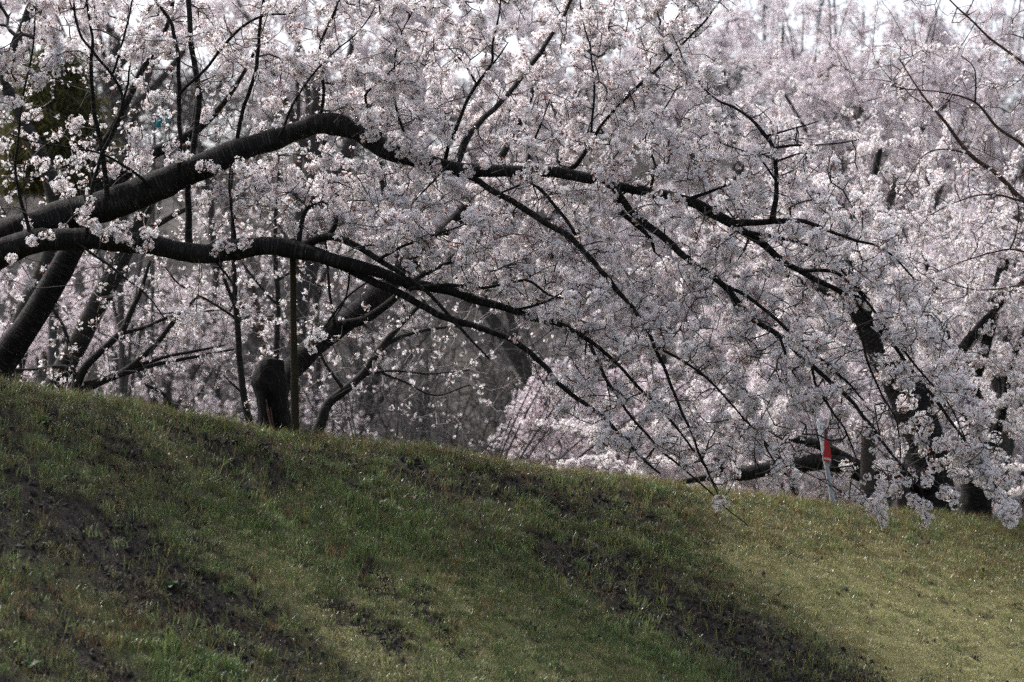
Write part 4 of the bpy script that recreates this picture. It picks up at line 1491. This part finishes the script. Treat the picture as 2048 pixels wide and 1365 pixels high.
for k, (ya, yb, lab) in enumerate(((2, 38, 'upper thin wire crossing the sky gap at the top right'), (16, 52, 'lower thin wire crossing the sky gap at the top right'))):
    u = np.linspace(0, 1, 30)
    pa, pb = at(1529, -48 + 10 * k, 95), at(2500, 120 + 14 * k, 88)
    C = pa[None] * (1 - u[:, None]) + pb[None] * u[:, None]
    C[:, 2] -= 0.4 * 4 * u * (1 - u)
    V, F, cap, uv = tube_arrays(C, np.full(30, 0.007), 5, 0, 1)
    o = mesh_obj('power_line', V.tolist(), F.tolist() + cap.tolist(), M['twig'], None)
    tag(o, lab, 'wire')

tp_ = thing('tarpaulin', 'small teal sheet hanging in the gap between upper left branches', 'tarpaulin')
M['teal'] = plain('teal_sheet', (0.02, 0.22, 0.26), 0.5, 0.25, 6)
TD = 50.0
nu, nv = 9, 13
V = []
for j in range(nv):
    for i in range(nu):
        X = 313 + 27 * i / (nu - 1) - (4 if j > 8 else 0)
        Y = 222 + 34 * j / (nv - 1) + (3 if i in (0, nu - 1) else 0)
        p = at(X, Y, TD)
        p[1] += 0.04 * math.sin(i * 1.5 + j * 0.3)
        V.append(tuple(p))
F = [(j * nu + i, j * nu + i + 1, (j + 1) * nu + i + 1, (j + 1) * nu + i) for j in range(nv - 1) for i in range(nu - 1)]
o = mesh_obj('sheet', V, F, M['teal'], tp_, smooth=True)
sm = o.modifiers.new('thickness', 'SOLIDIFY')
sm.thickness = 0.006
a0, a1 = at(309, 221, TD), at(309, 700, TD)
g_ = float(ground_z(a0[0], a0[1], False))
Q = catmull(np.array([[a0[0], a0[1] + 0.03, g_ - 0.3, 0.035], [a0[0], a0[1] + 0.03, g_ + 4, 0.03], [a0[0], a0[1] + 0.03, a0[2] + 0.1, 0.025]]), 0.5)
tube('stake', Q[:, :3], Q[:, 3], M['bark_far'], tp_, 8, 0.02, 2)

# ------------------------------------------------------------------ grass and litter on the slope
M['g_green'] = leafy('green_blade', [(0.045, 0.075, 0.026), (0.095, 0.145, 0.048), (0.14, 0.20, 0.07), (0.21, 0.27, 0.10)], 0.42, 0.35, 0.4)
M['g_sun_yellow'] = leafy('sun_yellow_blade', [(0.19, 0.195, 0.08), (0.29, 0.285, 0.13), (0.40, 0.365, 0.19)], 0.4, 0.3, 0.5)  # yellow grass, paled to carry the sunlit patches
M['g_olive'] = leafy('olive_blade', [(0.055, 0.056, 0.027), (0.10, 0.105, 0.048), (0.15, 0.14, 0.068), (0.22, 0.19, 0.10)], 0.4, 0.3, 0.5)
M['g_dry'] = leafy('dry_stalk', [(0.12, 0.062, 0.03), (0.24, 0.155, 0.07), (0.19, 0.085, 0.042)], 0.35, 0.55, 0.25)
M['weed'] = leafy('weed_leaf', [(0.045, 0.085, 0.035), (0.055, 0.10, 0.045), (0.07, 0.115, 0.04)], 0.35, 0.4, 0.4)
M['litter'] = leafy('dead_leaf', [(0.02, 0.015, 0.012), (0.04, 0.029, 0.021), (0.075, 0.058, 0.045)], 0.1, 0.85, 0.08)
M['clod'] = plain('soil_clod', (0.022, 0.019, 0.017), 0.9, 0.4, 30)


def tuft(n, spread, h0, h1, w, lean, mat):
    V, F = [], []
    for k in range(n):
        a = rng.uniform(0, 6.28)
        rr = spread * math.sqrt(rng.uniform())
        b0 = np.array([rr * math.cos(a), rr * math.sin(a), -0.012])
        h = rng.uniform(h0, h1)
        th = rng.uniform(0, 6.28)
        ld = np.array([math.cos(th), math.sin(th), 0]) * lean * rng.uniform(0.2, 1.2)
        side = np.array([-math.sin(th), math.cos(th), 0]) * w * rng.uniform(0.7, 1.3)
        s = len(V)
        m_ = b0 + ld * h * 0.35 + np.array([0, 0, h * 0.62])
        t_ = b0 + ld * h * 1.0 + np.array([0, 0, h * (1.0 - 0.15 * lean)])
        V += [b0 - side, b0 + side, m_ + side * 0.8, m_ - side * 0.8, t_]
        F += [(s, s + 1, s + 2, s + 3), (s + 3, s + 2, s + 4)]
    return proto('grass_tuft', V, F, [mat])


G_LAWN = mass_group('lawn', [tuft(20, 0.10, 0.03, 0.075, 0.0026, 0.9, M['g_olive']), tuft(18, 0.10, 0.03, 0.085, 0.0026, 0.9, M['g_olive']), tuft(20, 0.10, 0.025, 0.07, 0.0026, 0.9, M['g_sun_yellow']), tuft(20, 0.10, 0.02, 0.055, 0.0026, 0.8, M['g_sun_yellow']),
                             tuft(16, 0.08, 0.04, 0.10, 0.003, 0.8, M['g_green']), tuft(16, 0.08, 0.05, 0.12, 0.003, 0.7, M['g_green']), tuft(13, 0.06, 0.08, 0.17, 0.0032, 0.6, M['g_green'])])
G_DRY = mass_group('dry_grass', [tuft(6, 0.07, 0.07, 0.17, 0.0024, 0.45, M['g_dry']), tuft(8, 0.08, 0.05, 0.13, 0.0024, 0.6, M['g_dry']), tuft(6, 0.09, 0.06, 0.17, 0.0024, 1.3, M['g_olive'])])


def slope_points(n):
    """Points on the levee face, thinned so that they are even over the slope."""
    x = rng.uniform(-7.5, 9.5, n)
    yr, _ = ridge_at(x)
    d = rng.uniform(-0.7, 9.5, n)
    y = yr - d / math.cos(PHI)
    P = np.stack([x, y, ground_z(x, y)], -1)
    X, Y, dep = project(P)
    k = (X > -90) & (X < 2140) & (Y < 1480)
    return P[k]


def tilt(n, amt=0.2):
    return np.stack([rng.normal(size=n) * amt, rng.normal(size=n) * amt, rng.uniform(0, 6.28, n)], -1)


P = slope_points(75000)
ye, gr, og = (lookup(mp, P) for mp in (sun_yellow_map, green_map, orange_map))
so = soil_at(P)
patch = vnoise(P * np.array([2.2, 2.2, 0]), 51)
patch2 = vnoise(P * np.array([5.5, 5.5, 0]), 52)
keep = rng.uniform(0, 1, len(P)) < np.clip(0.95 + 0.4 * patch2 + 0.25 * ye + 0.2 * gr - 0.95 * so, 0.06, 1)
P, so, ye, gr, og, patch, patch2 = (a[keep] for a in (P, so, ye, gr, og, patch, patch2))
n = len(P)
u = rng.uniform(0, 1, n)
pick = rng.integers(0, 2, n)
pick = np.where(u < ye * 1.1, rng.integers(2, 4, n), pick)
u = rng.uniform(0, 1, n)
pick = np.where(u < gr * 1.0 + 0.14 + 0.55 * np.clip(patch, 0, 1), 4 + (rng.uniform(0, 1, n) < 0.5) + (rng.uniform(0, 1, n) < 0.15), pick)
u = rng.uniform(0, 1, n)
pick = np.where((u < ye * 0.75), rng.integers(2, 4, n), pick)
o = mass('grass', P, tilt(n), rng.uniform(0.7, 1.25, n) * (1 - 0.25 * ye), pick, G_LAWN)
tag(o, 'short spring grass growing in streaks down the levee slope', kind='stuff')
P = slope_points(24000)
og = lookup(orange_map, P)
so = soil_at(P)
ye = lookup(sun_yellow_map, P)
yr, _ = ridge_at(P[:, 0])
near_top = np.clip(1 - np.abs(yr - P[:, 1]) / 1.2, 0, 1)
keep = rng.uniform(0, 1, len(P)) < np.clip(0.26 + 0.75 * og + 0.45 * near_top + 0.3 * np.clip(vnoise(P * np.array([3, 3, 0]), 61), 0, 1) - 0.25 * so - 0.2 * ye, 0.03, 1)
P = P[keep]
n = len(P)
o = mass('dry_grass', P, tilt(n), rng.uniform(0.6, 1.2, n), rng.integers(0, 3, n), G_DRY)
tag(o, 'rust brown dry stalks standing in the slope grass', kind='stuff')

M['g_tall'] = leafy('tall_blade', [(0.07, 0.10, 0.028), (0.15, 0.17, 0.05), (0.22, 0.20, 0.08), (0.09, 0.14, 0.04)], 0.45, 0.5, 0.15)
G_TALL = mass_group('tall_blades', [tuft(3, 0.04, 0.10, 0.18, 0.0030, 0.5, M['g_tall']), tuft(5, 0.05, 0.09, 0.19, 0.0032, 0.7, M['g_tall']), tuft(2, 0.03, 0.11, 0.20, 0.0030, 0.35, M['g_tall'])])
P = slope_points(19000)
yr, _ = ridge_at(P[:, 0])
nt_ = np.clip(1 - np.abs(yr - P[:, 1]) / 0.9, 0, 1)
keep = rng.uniform(0, 1, len(P)) < np.clip(0.35 + 0.5 * vnoise(P * np.array([1.8, 1.8, 0]), 81) - 0.3 * lookup(sun_yellow_map, P) + 0.6 * nt_, 0.05, 1)
P = P[keep]
o = mass('tall_grass', P, tilt(len(P), 0.15), rng.uniform(0.6, 1.15, len(P)), rng.integers(0, 3, len(P)), G_TALL)
tag(o, 'longer single grass blades standing out of the short turf', kind='stuff')

# litter, clods, petals
V, F, MI = [], [], []
for k in range(6):
    d = unit(1)[0]
    d[2] *= 0.3
    d /= np.linalg.norm(d)
    add_leaf(V, F, MI, np.array([rng.normal() * 0.05, rng.normal() * 0.05, 0.006 + 0.004 * k]), d, rng.uniform(0.02, 0.05), rng.uniform(0.003, 0.010), 0)
for k in range(3):
    a0 = np.array([rng.normal() * 0.06, rng.normal() * 0.06, 0.006])
    add_strip(V, F, MI, a0, a0 + np.array([rng.normal() * 0.04, rng.normal() * 0.04, 0.012]), 0.0014, 0)
G_LIT = mass_group('litter', [proto('litter', V, F, [M['litter']], MI)])
P = slope_points(34000)
so = soil_at(P)
P = P[rng.uniform(0, 1, len(P)) < 0.12 + 0.9 * so]
o = mass('leaf_litter', P, tilt(len(P), 0.3), rng.uniform(0.6, 1.3, len(P)), np.zeros(len(P)), G_LIT)
tag(o, 'dark dead leaves and twig scraps on the bare soil', kind='stuff')
cl = []
for k in range(3):
    d = unit(14)
    import bmesh
    bm = bmesh.new()
    bmesh.ops.create_icosphere(bm, subdivisions=1, radius=0.02)
    V = np.array([v.co[:] for v in bm.verts])
    F = [[v.index for v in f.verts] for f in bm.faces]
    bm.free()
    V = V * (1 + 0.5 * rng.uniform(-1, 1, len(V)))[:, None] * np.array([1.2, 1, 0.7])
    cl.append(proto('clod', V, F, [M['clod']]))
G_CLOD = mass_group('clods', cl)
P = slope_points(40000)
so = soil_at(P)
P = P[rng.uniform(0, 1, len(P)) < np.clip(so * 1.0 - 0.15, 0.02, 1)]
o = mass('soil_crumbs', P, rng.uniform(0, 6.28, (len(P), 3)), rng.uniform(0.3, 1.3, len(P)) ** 1.6, rng.integers(0, 3, len(P)), G_CLOD)
tag(o, 'loose dark crumbs of earth on the bare patches', kind='stuff')
V, F, MI = [], [], []
add_leaf(V, F, MI, np.zeros(3), np.array([0.97, 0.0, 0.24]), 0.010, 0.0036, 0)
G_PET = mass_group('petals', [proto('fallen_petal', V, F, [M['petal']], MI)])
P = slope_points(7000)
P = P[rng.uniform(0, 1, len(P)) < 0.25 + 0.6 * lookup(sun_yellow_map, P)]
P[:, 2] += rng.uniform(0.01, 0.05, len(P))
o = mass('fallen_petals', P, tilt(len(P), 0.7), rng.uniform(0.7, 1.3, len(P)), np.zeros(len(P)), G_PET)
tag(o, 'scattered fallen white petals lying in the grass', kind='stuff')

# leafy weeds one can pick out on the slope
wm = []
for q in range(3):
    V, F, MI = [], [], []
    for k in range(11):
        a = k * 2.4 + rng.uniform(-0.3, 0.3)
        el = rng.uniform(0.15, 0.9)
        d = np.array([math.cos(a) * math.cos(el), math.sin(a) * math.cos(el), math.sin(el)])
        L = rng.uniform(0.06, 0.12)
        s = len(V)
        w_ = np.array([-math.sin(a), math.cos(a), 0]) * L * 0.20
        V += [np.zeros(3), d * L * 0.4 + w_, d * L * 0.75 + w_ * 0.8 - np.array([0, 0, 0.008]), d * L - np.array([0, 0, 0.03]), d * L * 0.75 - w_ * 0.8 - np.array([0, 0, 0.008]), d * L * 0.4 - w_]
        F += [(s, s + 1, s + 5), (s + 1, s + 2, s + 4, s + 5), (s + 2, s + 3, s + 4)]
    me = bpy.data.meshes.new('weed')
    me.from_pydata([tuple(v) for v in V], [], F)
    me.materials.append(M['weed'])
    wm.append(me)


def ground_at_px(X, Y):
    lo, hi = 18.0, 45.0
    prev = None
    for D in np.arange(lo, hi, 0.05):
        p = at(X, Y, D)
        if p[2] < float(ground_z(p[0], p[1])):
            return p
    return None


for k, (X, Y, s, lab) in enumerate([
    (88, 850, 1.5, 'dark leafy weed near the crest below the leaning trunks'),
    (118, 965, 1.2, 'leafy weed on bare soil below the left edge crest'),
    (470, 888, 1.1, 'leafy weed just under the crest left of the stump'),
    (345, 1175, 1.4, 'leafy weed on dark soil in the middle of the left slope'),
    (395, 1145, 1.1, 'leafy weed where the sunlit yellow streak meets dark soil at left'),
    (60, 1335, 1.3, 'leafy weed in the bottom left corner'),
    (385, 1345, 1.2, 'leafy weed at the bottom edge in the green patch'),
    (465, 1190, 1.0, 'small leafy weed beside the sunlit yellow turf streak'),
    (1095, 1030, 1.1, 'leafy weed below the crest at the slope centre'),
    (1490, 1310, 1.2, 'leafy weed at the dark soil streak lower right'),
]):
    p = ground_at_px(X, Y)
    if p is None:
        continue
    o = bpy.data.objects.new('weed', wm[k % 3])
    o.location = p
    o.rotation_euler = (0.1, -0.1, k * 1.7)
    o.scale = (s, s, s)
    COL.objects.link(o)
    tag(o, lab, 'weed', 'leafy weeds on the slope')
